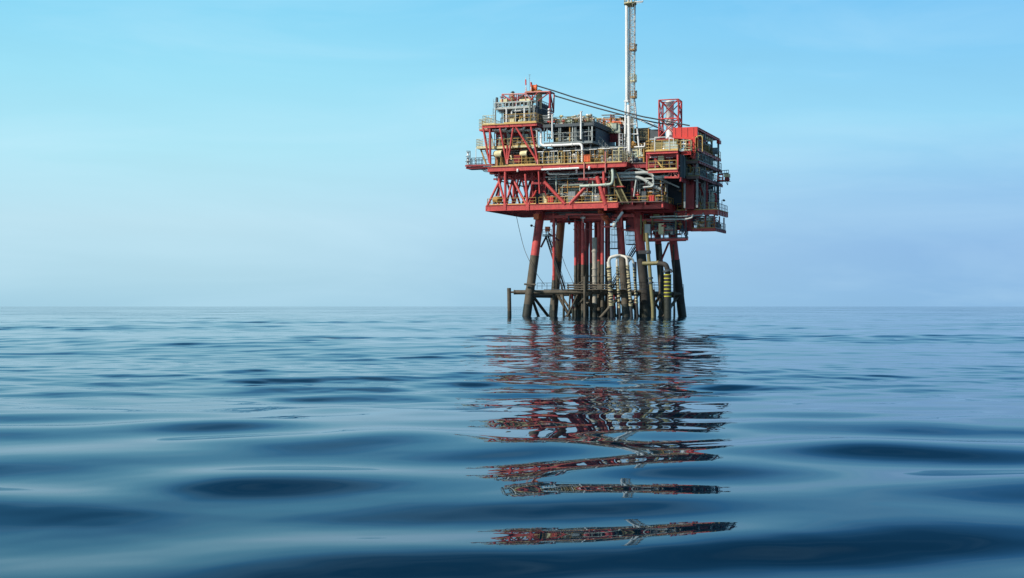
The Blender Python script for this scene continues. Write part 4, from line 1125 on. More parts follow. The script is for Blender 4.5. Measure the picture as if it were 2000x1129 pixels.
part(t,'dome',M['white'],lambda m: m.lathe(Q(1197,231,12),Zv,[(.3,0),(.4,.2),(.3,.5),(.1,.62)],10))
plant(t, (U(1170,12),U(1222,12),11,12.4,zO-1,zO+2.4), 51, 6, 6, 2, 0, 2, 1, 0, ('ochre','cream','orange','white'))
plant(t, (UM-2,UM+2.6,5,9.5,ZM,ZM+4), 52, 6, 8, 3, 1, 3, 1, 0, ('ochre','grey','brown','mgrey','white'))
# ladder tower with black and white rungs
s = thing('ladder_tower', 'narrow caged ladder with white rungs left of the white mast', 'ladder', Q(1213,318,3))
part(s,'ladder',M['white'],lambda m: m.ladder(Q(1213,318,3),Q(1213,262,3),(1,0,0),.55,.5,.05,cage=(0,-1,0)))
part(s,'brace',M['dgrey'],lambda m: [m.bar(Q(1209.5,316-k*9,3.2),Q(1216.5,308-k*9,3.2),.07) for k in range(6)])

# ---------------------------------------------------------------- beige slatted module right of the mast
t = thing('heat_exchanger', 'beige slatted cooler stack with a tilted striped lid, right of the white mast foot', 'cooler', (U(1253,6),6,ZM))
def stack(m):
    for k in range(8):
        y = 250+k*3.0
        m.box(Q(1237,y+1.6,5),Q(1266,y,5)+V3(0,3.2,0))
part(t,'slat',M['cream'],stack)
part(t,'core',M['dgrey'],lambda m: m.box(Q(1238.5,276,5.3),Q(1264.5,249.5,5.3)+V3(0,2.7,0)))
part(t,'duct',M['black'],lambda m: m.box(Q(1240,287,5.2),Q(1264,277,5.2)+V3(0,3,0)))
part(t,'frame',M['ochre'],lambda m: [m.bar(QZ(px,ZM,4.9),Q(px,249,4.9),.16) for px in (1236.5,1266.8)]+[m.bar(Q(1236,y,4.85),Q(1268,y,4.85),.12) for y in (281,290,299,308)])
lid = part(t,'lid',M['mgrey'],lambda m: [m.bar(Q(1244+k*4.2,232.5+k*1.9,4.6),Q(1244+k*4.2,232.5+k*1.9,4.6)+V3(1.3,3.4,-.4),.18,.06) for k in range(8)])
part(t,'lid_frame',M['white'],lambda m: (m.bar(Q(1243,231.5,4.55),Q(1276,247,4.55),.1),m.bar(Q(1252,231.5,8),Q(1284,246,8),.1),m.bar(Q(1243,232,4.5),Q(1243,250,4.9),.1),m.bar(Q(1275,247,4.5),Q(1266,250,4.9),.1)))
part(t,'side_duct',M['dgrey'],lambda m: m.slab([(U(1268,5),5),(U(1288,5),5),(U(1288,5),9),(U(1268,5),9)],ZP(1275,273,5),ZP(1275,253,5)))
plant(t, (U(1234,4.5),U(1262,4.5),3.6,4.7,ZM,ZP(1240,280,4)), 61, 7, 7, 2, 0, 4, 0, 1, ('ochre','cream','mgrey','white','grey'))
part(t,'fan',M['ochre'],lambda m: (m.lathe(Q(1236,283,4),(0,-1,0),[(.55,0),(.6,.05),(.6,.25),(.5,.3)],14), [m.bar(Q(1236,283,3.6),Q(1236,283,3.6)+V3(math.cos(a)*.5,0,math.sin(a)*.5),.12,.05) for a in [k*math.pi/3 for k in range(6)]]))

# ---------------------------------------------------------------- white vent mast
vm_ = 3.6
b = Q(1228,312,vm_)
zt0, zt1 = ZP(1231,8,vm_), ZP(1231,198,vm_)
t = thing('vent_mast', 'tall slim white lattice mast rising out of the top of the frame', 'mast', b)
def chord(px0,y0,px1,y1,r,v=vm_,mat='white',name='chord'):
    part(t,name,M[mat],lambda m: m.tube([Q(px0,y0,v),Q(px1,y1,v)],r,10))
chord(1224.5,200,1224.2,8,.27); chord(1229.6,205,1230.2,8,.18,vm_+.5); chord(1239.2,200,1240.4,8,.12,vm_+.9)
chord(1222.2,197,1221,262,.17,vm_-.1,name='leg'); chord(1228,205,1229,302,.27,vm_,name='leg'); chord(1239.6,197,1250.5,316,.15,vm_+.6,name='leg')
chord(1220.5,262,1219.5,312,.1,vm_,name='leg'); chord(1225.2,240,1225,312,.14,vm_+.3,name='leg')
chord(1218,243,1243,242.5,.1,vm_); chord(1228,262,1246,262,.09,vm_+.3)
part(t,'collar',M['white'],lambda m: m.bar(Q(1219,197.5,vm_-.2),Q(1227,197.5,vm_-.2),.22,.28))
def lad(m):
    m.ladder(Q(1235,250,vm_+.1),Q(1235.8,9,vm_+.1),(1,0,0),.45,.4,.035,cage=(0.2,-1,0))
part(t,'ladder',M['oldwhite'],lad)
def lat(m):
    ys = list(range(14,200,13))
    for i,(a,c) in enumerate(zip(ys,ys[1:])):
        xa = 1230.4 if i%2 else 1239.8; xb = 1239.8 if i%2 else 1230.4
        m.tube([Q(xa,a,vm_+.7),Q(xb,c,vm_+.7)],.05,5); m.tube([Q(1230.2,a,vm_+.7),Q(1240,a,vm_+.7)],.045,5)
    for y in (58,104,150,197): m.bar(Q(1224,y,vm_+.2),Q(1231,y,vm_+.2),.14)
    ys = list(range(200,250,10))
    for i,(a,c) in enumerate(zip(ys,ys[1:])):
        m.tube([Q(1229,a,vm_+.3),Q(1240.5+(c-200)*.09,c,vm_+.5)],.05,5); m.tube([Q(1240+(a-200)*.09,a,vm_+.5),Q(1229,c,vm_+.3)],.05,5)
part(t,'lattice',M['white'],lat)
def cagep(y0,y1,mat,w0=1230.5,w1=1240):
    def f(m):
        z0,z1 = ZP(1235,y1,vm_),ZP(1235,y0,vm_)
        ua_,ub2 = U(w0,vm_-.5),U(w1,vm_-.5)
        m.box((ua_,vm_-.5,z0),(ub2,vm_+.7,z0+.1))
        m.rail([(ub2,vm_+.7,z0+.1),(ub2,vm_-.5,z0+.1),(ua_,vm_-.5,z0+.1)],z1-z0,.35,.045)
    part(t,'rest_platform',M[mat],f)
cagep(88,99,'ochre',1229.5,1239.5); cagep(180,192,'ochre',1231,1240); cagep(147,160,'cream',1231,1239.5)
part(t,'lamp',M['dgrey'],lambda m: [m.lathe(Q(x,y,vm_-.3),Zv,[(.05,-.15),(.14,-.1),(.16,.1),(.06,.2)],8) for x,y in ((1242.8,88),(1241.6,99),(1242.6,179))])
def topf(m):
    zz = zt0
    m.lathe((U(1230,vm_),vm_+.3,zz),Zv,[(.6,-.35),(1.0,-.05),(1.05,0),(1.05,.1),(.3,.12)],16)
part(t,'head_platform',M['olive'],topf)
def topr(m):
    for k in range(12):
        a=[2*math.pi*(k+j)/12 for j in (0,1)]; c=V3(U(1230,vm_),vm_+.3,zt0+.1)
        p=[c+V3(math.cos(x),math.sin(x),0) for x in a]
        m.rail(p,1.15,.6,.05)
part(t,'head_rail',M['cream'],topr)
part(t,'arm',M['white'],lambda m: (m.bar(Q(1240,3.5,vm_-.2),Q(1256,2.5,vm_-.2),.35,.12),m.bar(Q(1243,6,vm_-.2),Q(1254,5,vm_-.2),.1),m.bar(Q(1255,5,vm_-.2),Q(1256,1,vm_-.2),.1)))
part(t,'vent_pipe',M['white'],lambda m: (m.tube([V3(U(1227,vm_),vm_+.3,zt0),V3(U(1227,vm_),vm_+.3,zt0+1.6)],.2,10),m.tube([V3(U(1232,vm_),vm_+.3,zt0),V3(U(1232,vm_),vm_+.3,zt0+1.4)],.1,8)))

# ---------------------------------------------------------------- exhaust stack in red frame
vs_ = 4.0
b = Q(1309,268,vs_)
t = thing('exhaust_stack', 'fat white exhaust stack inside a red lattice frame above the right balcony', 'exhaust stack', b)
zs0, zs1, zsm = ZP(1309,268,vs_), ZP(1309,194.5,vs_), ZP(1309,231.5,vs_)
part(t,'flue',M['white'],lambda m: m.lathe(V3(U(1308.5,vs_+1.3),vs_+1.3,zs0-2),Zv,[(.68,0),(.68,2),(.64,2.1),(.64,zs1-zs0+1.7),(.7,zs1-zs0+1.71),(.7,zs1-zs0+1.95),(.58,zs1-zs0+1.96)],18))
ul_, ur_ = U(1287,vs_), U(1325,vs_)
cor = [(ul_,vs_),(ur_,vs_),(ur_-.1,vs_+2.6),(ul_-.0,vs_+2.6)]
def fr(p,q,r,mat='red'):
    part(t,'frame_bar',M[mat],lambda m: m.tube([V3(*p),V3(*q)],r,8))
for i,(x,y) in enumerate(cor):
    fr((x,y,zs0),(x,y,zs1),.13,'red' if i in (0,1) else 'dred')
for i in range(4):
    (x,y),(x2,y2) = cor[i],cor[(i+1)%4]
    for z in (zs1,zsm): fr((x,y,z),(x2,y2,z),.1,'red' if z != zsm else 'bright')
    fr((x,y,zsm),(x2,y2,zs1),.09,'dred' if i == 0 else 'red'); fr((x2,y2,zsm),(x,y,zs1),.085,'dred')
    fr((x,y,zs0),(x2,y2,zsm),.085,'red'); fr((x2,y2,zs0),(x,y,zsm),.085,'pink' if i == 0 else 'red')
part(t,'base_plate',M['dred'],lambda m: m.box((ul_-.3,vs_-.3,zs0-.45),(ur_+.3,vs_+2.9,zs0-.2)))

# ---------------------------------------------------------------- right hand service tower
v0t = 3.5
zR = [ZP(1362,y,v0t) for y in (290,314,344)]
zRf, zRb = ZP(1362,247.5,v0t), ZP(1362,268,v0t)
ut0, ut1 = U(1314,v0t), U(1362,v0t)
t = thing('service_tower', 'bright red roofed tower of stacked railed decks at the right end of the platform', 'tower', (ut1-2,10,ZL-1.0))
part(t,'roof_panel',M['bright'],lambda m: m.slab([(ut0,v0t),(ut1,v0t),(ut1,v0t+.3),(ut0,v0t+.3)],zRb,zRf))
part(t,'roof',M['bright'],lambda m: (m.box((ut0,v0t+.31,zRf-.3),(ut1-.4,20.5,zRf-.06)), m.girder((ut1-.1,v0t+.31,zRf-.02),(ut1-.1,21,zRf-.02),.42,.35), m.bar((ut1-.1,19.8,zRf-.6),(ut1-.1,21.3,zRf-.6),.5,.6)))
part(t,'panel_rib',M['red'],lambda m: [m.box((ut0+.4+k*1.0,v0t-.07,zRb+.05),(ut0+.46+k*1.0,v0t-.003,zRf-.05)) for k in range(4)])
part(t,'truss',M['bright'],lambda m: (m.bar(Q(1316,268.5,3.3),Q(1356,271,3.3),.3),m.bar(Q(1340,267,3.2),Q(1356,279,3.2),.22),m.bar(Q(1356,266,3.3),Q(1356,310,3.3),.36),m.bar(Q(1347,270,3.3),Q(1347,300,3.3),.3),m.bar(Q(1347,283,3.3),Q(1356,283,3.3),.3),m.bar(Q(1347,293,3.3),Q(1356,293,3.3),.25),m.bar(Q(1347,300,3.3),Q(1352,308,3.3),.25),m.bar(Q(1352,308,3.3),Q(1356,308,3.3),.3)))
part(t,'panel',M['bright'],lambda m: m.box(Q(1346,296,3.7),Q(1364,270,3.7)+V3(0,.2,0)))
part(t,'wall',M['dred'],lambda m: (m.box((ut0+2.4,6.5,ZL-1.0),(ut1-1.3,6.7,zRb)),))
part(t,'core',M['dred'],lambda m: m.box((ut0+1.2,7.2,ZL-.99),(ut1-1.8,17,zRf-.5)))
part(t,'column',M['mgrey'],lambda m: [m.bar((ut1-.15,v,ZL-1),(ut1-.15,v,zRf-.5),.3) for v in (4.0,9.5,15,20.3)]+[m.bar((ut1-2.2,v,ZL-1),(ut1-2.2,v,zRf-.5),.26) for v in (4.0,9.5,15,20.3)])
for k,z in enumerate(zR):
    e = .15*k
    dk_ = part(t,'deck',M['deckf'],lambda m: (m.slab([(ut0+2.2,v0t),(ut1+e,v0t),(ut1+e,20.8),(ut0+2.2,20.8)],z-.3,z), m.bar((ut0+2.3,v0t-.1,z-.2),(ut1+e,v0t-.1,z-.2),.14,.45)))
    part(t,'edge_girder',M['dred'] if k else M['red'],lambda m: m.girder((ut1+e+.1,v0t,z),(ut1+e+.1,21,z),.42,.2,0,1.7),dk_)
    part(t,'handrail',yr if k == 0 else M['olive'],lambda m: m.rail([(ut0+2.3,v0t-.05,z+.01),(ut1+e+.05,v0t-.05,z+.01)],1.3 if k else 1.75,.9,.05),dk_)
    part(t,'side_rail',M['ochre'] if k == 0 else M['mgrey'],lambda m: m.rail([(ut1+e+.1,v0t,z+.01),(ut1+e+.1,20.9,z+.01)],1.2,1.1,.05),dk_)
    part(t,'light_tube',M['white'],lambda m: [m.box((ut1-.9,v,z-.62),(ut1-.72,v+1.2,z-.52)) for v in (5,8,11,14)],dk_)
    plant(t, (ut1-2.0,ut1-.3,4.2,20,z,z+2.3), 70+k, 5, 14, 6, 2, 6, 1, 1, ('mgrey','grey','grey','red','cream','ochre'))
    plant(t, (ut1-.9,ut1-.1,4.2,20,z,z+1.9), 170+k, 2, 12, 0, 0, 6, 0, 0, ('grey','ochre','red','white','mgrey'), .09)
    part(t,'cladding',M['dred' if k else 'blue'],lambda m: [m.box((ut1-.75,va,z+.02),(ut1-.7,va+wd,z+2.0)) for va,wd in ((4.4,1.6),(10.4,2.2),(16,1.5))])
plant(t, (ut1-2.0,ut1-.3,4.2,20,zR[0],zRf-.6), 79, 3, 10, 3, 1, 4, 0, 1, ('cream','ochre','grey','pink'))
part(t,'roof_gear',M['cream'],lambda m: [m.lathe((ut1-.35,4.6+k*1.7,zRf-1.0),(1,0,0),[(.1,0),(.34,.05),(.34,.3),(.1,.36)],8) for k in range(7)])
part(t,'arched_rail',yr,lambda m: m.tube(bend([Q(1358,296,3.2),Q(1358,267,3.2),Q(1372,264,3.2),Q(1372,296,3.2)],.5),.08,8))
# lower right clutter
t = thing('pipework', 'dark pipes hoses and cabinets on the railed lower deck at the right end', 'pipework', (13,12,ZL-1.0))
plant(t, (10,16.2,9.9,14,ZL-1.0,zR[2]-.5), 81, 9, 16, 5, 2, 7, 2, 2, ('dgrey','mgrey','grey','dred','dgrey'))
part(t,'back_panel',M['black'],lambda m: m.box((8.0,14.6,ZL-.99),(14.8,14.8,zR[2]-.4)))
plant(t, (10.2,13.2,9.7,11,ZL-1.0,zR[2]), 86, 8, 14, 3, 1, 5, 1, 1, ('dred','mgrey','red','grey','ochre'), .12)
part(t,'column',M['dred'],lambda m: [m.bar(QZ(px,ZL-1.0,9.9),QZ(px,zR[2]-.2,9.9),.26) for px in (1333,1346,1362,1381)])
part(t,'brace',M['dred'],lambda m: [m.tube([Q(a,400,9.9),Q(b_,352,9.9)],.14,8) for a,b_ in ((1333,1346),(1346,1362),(1381,1362))])
part(t,'door',M['bright'],lambda m: m.box(Q(1359,405,9.8),Q(1366,394,9.8)+V3(0,.3,0)))
part(t,'hose',M['grey'],lambda m: [m.tube(bend([Q(1364+k*4,364,10.2),Q(1364+k*4,384,10.2),Q(1367+k*4,392,10.2)],.5),.11,8) for k in range(3)])
part(t,'stanchion',M['dgrey'],lambda m: [m.tube([Q(px,400,16),Q(px,352,16)],.09,6) for px in (1390,1396,1401)]+[m.bar(Q(1385,374,15),Q(1404,376,15),.3),m.rail([Q(1392,378,14.5),Q(1407,378,14.5)],1.4,.6,.05)])
part(t,'lamp_arm',M['dgrey'],lambda m: [(m.tube([Q(px,400,16),Q(px,y,16),Q(px+3,y-.5,16)],.06,6),m.lathe(Q(px+3,y,16),(1,0,-.4),[(.08,-.1),(.22,0),(.1,.3)],8)) for px,y in ((1399,388),(1410,391))])
t = thing('pipework', 'tangle of dark pipes on the hanging deck below the lower deck at the right', 'pipework', (14.5,12,ZS))
part(t,'dark_panel',M['dred'],lambda m: (m.box((12.4,15.5,ZS+.01),(14.6,15.6,ZL-1.9)),m.box((12.3,9.9,ZS+.9),(13.6,10.0,ZL-1.9)),m.box((14.9,12.2,ZS+.01),(15.9,12.3,ZS+1.3))))
plant(t, (12.4,16.1,9.6,12,ZS,ZL-1.9), 85, 8, 14, 3, 0, 7, 1, 1, ('dgrey','mgrey','dred','white','ochre'), .12)
plant(t, (12.4,16.1,9.8,16,ZS,ZL-1.9), 82, 10, 12, 3, 1, 7, 2, 1, ('dgrey','mgrey','grey','dred','white'), .12)
t = thing('pipework', 'shadowed pipes valves and gratings hanging under the lower deck between the right legs', 'pipework', (7,8,ZW))
plant(t, (U(1225,7),11.8,5.5,12,ZW+.6,ZL-1.0), 83, 14, 10, 2, 1, 8, 3, 0, ('dgrey','dred','olive','dred','red'), .14)
for px0,px1,y0,y1,v,mt in ((1256,1262,470,430,7,'ochre'),(1330,1350,452,420,9,'dred'),(1226,1238,452,425,7,'dred'),(1292,1306,455,424,9,'dred'),(1276,1288,440,418,8,'olive')):
    part(t,'panel',M[mt],lambda m: m.box(Q(px0,y0,v),Q(px1,y1,v)+V3(0,.25,0)))
part(t,'dark_panel',M['dred'],lambda m: m.box((U(1222,12.6),12.6,ZW+1.6),(12,12.7,ZL-1.0)))
t = thing('pipework', 'dark red pipes and trays hanging under the lower deck above the conductors', 'pipework', (-3,8,ZL-2))
plant(t, (U(1072,6),U(1205,6),4,11,ZL-3.0,ZL-1.0), 84, 12, 6, 0, 0, 5, 3, 0, ('dred','dred','dgrey','red','dgrey'), .14)

# red and white davit box sticking out at the right
b = Q(1403,346,12)
t = thing('davit', 'small red and white box hoist jutting out to the right over the sea', 'hoist', b)
part(t,'frame',M['bright'],lambda m: (m.bar(Q(1402,342,12),Q(1402,352.5,12),.16),m.bar(Q(1412,341,12),Q(1412,353,12),.16),m.bar(Q(1402,341.5,12),Q(1413,341,12),.16),m.bar(Q(1402,352.5,12),Q(1424,352.8,12),.2),m.bar(Q(1402,347,12),Q(1412,347,12),.14)))
part(t,'drum',M['dred'],lambda m: m.lathe(Q(1419,349.5,11.6),(0,1,0),[(.3,0),(.36,.05),(.36,1.0),(.3,1.05)],12))
part(t,'housing',M['cream'],lambda m: m.box(Q(1414,346,11.7),Q(1423.5,339,11.7)+V3(0,1.2,0)))
part(t,'floor',M['dgrey'],lambda m: m.box(Q(1396,354,11.8),Q(1424.5,353.4,11.8)+V3(0,1.4,0)))
part(t,'hook_arm',M['dgrey'],lambda m: (m.bar(Q(1417,354.2,12),Q(1421,361,12),.1),m.bar(Q(1421.5,354.2,12),Q(1421.5,361.5,12),.1)))
part(t,'rail',M['dgrey'],lambda m: m.rail([Q(1402,341,12.9),Q(1423,339,12.9)],.6,.4,.035))

# ---------------------------------------------------------------- risers and hoses at the right of the jacket
def wrapped(px0,y0,px1,y1,v,r,label,zlow_px=None,top=None,mat='white'):
    a = Q(px0,y0,v); b_ = QZ(px1,-2,v-.4)
    s = thing('riser_hose', label, 'riser hose', QZ(px1,0,v), 'rope wrapped riser hoses')
    part(s,'hose',M['black'],lambda m: m.tube([a,b_],r,12))
    def wrap(m):
        RW = random.Random(int(px0)); L_ = (b_-a).length; d = (b_-a).normalized(); x = .9
        while x < L_*RW.uniform(.6,.72):
            h = RW.uniform(.04,.13); c = a+d*x; e = V3(RW.uniform(-.03,.03),RW.uniform(-.03,.03),0)
            m.tube([c-d*h+e,c+d*h-e],r*RW.uniform(1.12,1.32),10)
            x += h*2+RW.uniform(.08,.34)
        m.tube([a+d*.8,a+d*(x-.1)],r*1.04,10,1)
    part(s,'rope_wrap',[M['rope'],M['black']],wrap)
    part(s,'sleeve',M['oldwhite'] if mat == 'white' else M['mgrey'],lambda m: m.tube([a+(a-b_).normalized()*.02,a.lerp(b_,.07)],r*1.08,12))
    if top is not None:
        part(s,'neck',M['oldwhite'],lambda m: m.tube(bend([Q(*p) for p in top],.9,7),r*.82,12))
    return s
wrapped(1189,512,1197,622,1.6,.32,'leftmost rope wrapped riser hose with a thick white arched neck',top=[(1189,513,1.6),(1191,503,1.6),(1205,499.5,1.8),(1212,499.5,2.2)])
wrapped(1205,510,1212,622,1.9,.2,'thin rope wrapped riser hose between the left hose and the right front leg',top=[(1205,511,1.9),(1205,503,2.0),(1212,500,2.2)])
wrapped(1225,508,1236,622,1.6,.25,'rope wrapped riser hose just right of the right front leg',top=[(1225,509,1.6),(1223,503,1.7),(1217,500,2.0),(1211,499.5,2.2)])
wrapped(1238,514,1247,622,3.2,.23,'dull rope wrapped riser hose close to the thick dark leg',top=[(1238,515,3.2),(1236,507,3.0),(1228,502,2.6),(1214,500,2.3)],mat='g')
# yellow banded riser
v_ = 3.2
b = QZ(1304,0,v_)
s = thing('banded_riser', 'thick dark riser guard ringed with seven yellow bands at the right of the jacket', 'riser', b)
part(s,'pipe',[M['shaded_growth'],M['weed']],lambda m: (m.tube([Q(1304,536,v_),Q(1304,583,v_)],.58,18,0),m.tube([Q(1304,583,v_),QZ(1304,-2,v_)],.6,18,1)))
for k in range(7):
    part(s,'band',M['band'],lambda m: m.tube([Q(1304,535.8+k*7,v_),Q(1304,537.6+k*7,v_)],.61,18))
part(s,'elbow',M['shaded_growth'],lambda m: m.tube(bend([Q(1285,514.5,v_+.2),Q(1300,516,v_),Q(1304,526,v_),Q(1304,536,v_)],1.2,7),[.4]*9+[.5]*8 if False else .42,16))
part(s,'flange',M['dgrey'],lambda m: (m.tube([Q(1303,527,v_),Q(1304,531,v_)],.72,14),m.tube([Q(1309,527,v_-.2),Q(1312,532,v_-.2)],.25,10)))
part(s,'stub',M['olive'],lambda m: (m.tube([Q(1255,515,v_+.2),Q(1286,513.8,v_+.2)],.33,14),m.tube([Q(1284.5,514,v_+.2),Q(1286.5,513.8,v_+.2)],.42,14)))
# olive caisson
b = QZ(1272,0,3.4)
s = thing('caisson', 'slanting olive yellow pipe with collars beside the thick dark leg', 'pipe', b)
a = Q(1263,455,3.8); c = Q(1275,600,3.2)
part(s,'pipe',M['olive'],lambda m: (m.tube([a,c],.3,12),m.tube([c,QZ(1276,-2,3.2)],.3,12)))
part(s,'collar',M['dgrey'],lambda m: [m.tube([a.lerp(c,f),a.lerp(c,f+.02)],.45,12) for f in (.25,.6,.66)])
part(s,'clamp',M['black'],lambda m: m.box(Q(1246,496,3.3),Q(1269,489,3.3)+V3(0,.7,0)))
# mooring post at far left
b = QZ(995,0,2.8)
s = thing('mooring_post', 'short dark vertical post standing in the water left of the platform legs', 'post', b)
part(s,'pile',[M['growth'],M['weed']],lambda m: (m.tube([Q(994.2,562.5,2.8),QZ(995,1.2,2.8)],.34,14,0),m.tube([QZ(995,1.2,2.8),QZ(995.2,-2.5,2.8)],.35,14,1)))
part(s,'link',M['growth'],lambda m: (m.tube([QZ(997.5,ZB,2.8),QZ(1005.5,ZB,2.95)],.16,10),m.tube([QZ(1003.5,ZB,2.95),QZ(1006,ZB,3)],.4,12)))

# ---------------------------------------------------------------- stairs
def flight(m, a, b_, wv, nst, hr=1.0, st=.07):
    wv = Vector(wv)
    for s_ in (0,1):
        o = wv*s_
        m.bar(a+o,b_+o,st,.22)
        if hr: m.tube([a+o+Zv*hr,b_+o+Zv*hr],.045,5); m.tube([a+o+Zv*hr*.5,b_+o+Zv*hr*.5],.03,5)
        if hr:
            for k in range(7): q = a.lerp(b_,k/6)+o; m.tube([q,q+Zv*hr],.035,5)
    d = (b_-a).normalized(); hd = Vector((d.x,d.y,0)).normalized() if abs(d.z) < .99 else Vector((1,0,0))
    for k in range(nst):
        q = a.lerp(b_,(k+.5)/nst)
        m.add([q-hd*.12+wv*.04,q+hd*.12+wv*.04,q+hd*.12+wv*.96,q-hd*.12+wv*.96]+[x-Zv*.04 for x in (q-hd*.12+wv*.04,q+hd*.12+wv*.04,q+hd*.12+wv*.96,q-hd*.12+wv*.96)],[(0,1,2,3),(7,6,5,4),(0,4,5,1),(1,5,6,2),(2,6,7,3),(3,7,4,0)])
s = thing('stairs', 'long dark stair zigzagging down behind the thin red pipe to the walkway', 'stairs', Q(1068,462,6))
part(s,'flight',M['black'],lambda m: flight(m,Q(1066,462,6),Q(1099,566,4.6),(0.1,1.0,0),30,1.0,.1))
part(s,'landing',M['dgrey'],lambda m: (m.box(Q(1059,461.5,5),Q(1077,459.8,5)+V3(0,1.8,0)),m.rail([Q(1060,459.7,5),Q(1077,459.7,5)],1.0,.7,.04)))
part(s,'gate_box',M['orange'],lambda m: m.box(Q(1064.5,452,5.2),Q(1072.5,442.5,5.2)+V3(0,.6,0)))
part(s,'lamp_arm',M['black'],lambda m: (m.tube([Q(1045,462,4),Q(1045.5,444,4),Q(1040,441,4)],.06,6),m.lathe(Q(1040,441.2,4),(-1,0,.3),[(.1,0),(.2,.05),(.2,.3),(.08,.4)],8)))
s = thing('stairs', 'steep dark stair slanting down to the left behind the right front leg', 'stairs', Q(1242,480,8))
part(s,'flight',M['black'],lambda m: flight(m,Q(1243,480,8.5),Q(1190,566,7),(0.1,1.0,0),28,1.0,.1))
s = thing('stairs', 'steep ladder stair with yellow stringers between the two main decks', 'stairs', Q(1215,400,1))
for y0,x0,y1,x1 in ((332,1189,366,1204),(366,1200,399,1216)):
    part(s,'flight',M['olive'],lambda m: flight(m,Q(x0,y0,.6),Q(x1,y1,.6),(1.0,.15,0),14,0,.12))
part(s,'landing',M['red'],lambda m: m.box(Q(1198,365.5,.4),Q(1218,363,.4)+V3(0,1.2,0)))
s = thing('stairs', 'small orange stair under the lower deck above the conductors', 'stairs', Q(1183,430,3.5))
part(s,'flight',M['orange'],lambda m: flight(m,Q(1168,413,3.5),Q(1186,438,3.5),(0.1,.9,0),9,.9,.1))
s = thing('stairs', 'upper cream stair at the left edge under the top deck', 'stairs', Q(945,285,1.5))
part(s,'flight',M['grey'],lambda m: flight(m,Q(946,256,2.2),Q(953,287,2.2),(1.0,.2,0),10,0,.12))
s = thing('stairs', 'lower ochre stair sloping from the left balcony to the main deck', 'stairs', Q(945,320,1.5))
part(s,'flight',M['ochre'],lambda m: flight(m,Q(937.5,288,1.6),Q(950,322,1.6),(0.75,.3,0),11,0,.16))
part(s,'handrail',M['cream'],lambda m: m.tube([Q(948,288,1.6),Q(957,312,1.6)],.05,6))

# ---------------------------------------------------------------- hoods, boxes, capsules
for px0,px1,y0,y1,lab in ((967,982,294.5,308,'larger cream hood with a dark round mouth at the left end of the main deck'),(1018,1031,295,306,'smaller cream hood beside the red slatted locker on the main deck')):
    c0, c1 = Q(px0,(y0+y1)/2,.9), Q(px1,(y0+y1)/2,.9)
    r = (Q(px0,y0,.9)-Q(px0,y1,.9)).length/2
    s = thing('ventilation_hood', lab, 'ventilation hood', Q((px0+px1)/2,319,.9), 'cream ventilation hoods')
    part(s,'hood',M['cream'],lambda m: m.lathe(c0,(1,-.12,-.0),[(r*.75,-.15),(r,0),(r,(c1-c0).length*.5),(r*1.04,(c1-c0).length*.52),(r*1.04,(c1-c0).length)],16))
    part(s,'mouth',M['black'],lambda m: m.lathe(c1,(1,-.12,0),[(r*.92,.01),(r*.92,.05),(r*.3,.06)],16))
    part(s,'stand',M['ochre'],lambda m: [m.bar(V3(u,.9+dv,ZM),V3(u,.9+dv,c0.z-r*.8),.14) for u in (c0.x+.2,c1.x-.2) for dv in (-.3,.5)])
    part(s,'duct',M['olive'],lambda m: m.box(V3(c0.x+.1,1.6,ZM+.01),V3(c1.x+.5,2.6,c0.z-r*.9)))
def locker(px0,px1,y0,y1,v,lab,mat='bright',ribs=5):
    a, c = Q(px0,y1,v), Q(px1,y0,v)
    s = thing('locker', lab, 'locker', ((a.x+c.x)/2,v+.3,a.z), 'red equipment lockers')
    part(s,'body',M[mat],lambda m: m.box(a,c+V3(0,.6,0)))
    part(s,'rib',M['dred' if mat=='bright' else mat],lambda m: [m.box((a.x+(c.x-a.x)*(k+.4)/ribs,v-.05,a.z+.08),(a.x+(c.x-a.x)*(k+.6)/ribs,v-.003,c.z-.08)) for k in range(ribs)])
    part(s,'lid',M['orange'],lambda m: m.box(a+V3(-.05,-.06,c.z-a.z+.004),c+V3(.05,.65,.08)))
locker(1004,1016,304,318,.6,'dark red slatted locker between the cream hoods','dred',6)
locker(1140.5,1152,303,316,-.1+.25,'bright orange red locker in the middle of the main deck railing','orange',2)
locker(1070.5,1080,384,397,.9,'orange red locker on the lower deck left of the green valve skid','bright',2)
locker(1267,1277.5,382,397,2.3,'bright red locker on the lower deck at the right gap in the railing','bright',3)
a = Q(972,397.5,1.5)
s = thing('rescue_capsule', 'yellow capsule shaped container at the left end of the lower deck', 'container', a)
part(s,'shell',M['ochre'],lambda m: m.lathe(Q(962.5,390.5,2.0),(1,0,0),[(.2,0),(.48,.12),(.55,.3),(.55,.95),(.57,.96),(.57,1.05),(.55,1.06),(.55,1.4),(.48,1.58),(.2,1.7)],14))
part(s,'cradle',M['dgrey'],lambda m: (m.box(Q(964,397.5,1.5)+V3(0,0,.02),Q(966.5,394,1.5)+V3(0,1,0)),m.box(Q(977,397.5,1.5)+V3(0,0,.02),Q(979.5,394,1.5)+V3(0,1,0))))
part(s,'cover',M['grey'],lambda m: m.box(Q(965,384.6,1.7),Q(980,382.8,1.7)+V3(0,.7,0)))
s = thing('crate', 'small yellow crate in the left corner of the lower deck', 'crate', Q(984,398,3))
part(s,'crate',M['yellow'],lambda m: (m.box(Q(982,397.5,3)+V3(0,0,.02),Q(989,386,3)+V3(0,.9,0)),[m.box(Q(982,397,2.96)+V3(.05+k*.17,0,.1),Q(982,387,2.96)+V3(.12+k*.17,.03,0)) for k in range(3)]))
s = thing('electrical_cabinet', 'pale yellow electrical box on a stand in the lower right balcony', 'cabinet', Q(1291,330,.8))
part(s,'body',M['cream'],lambda m: m.box(Q(1285,315.5,.9),Q(1296.5,304.5,.9)+V3(0,.8,0)))
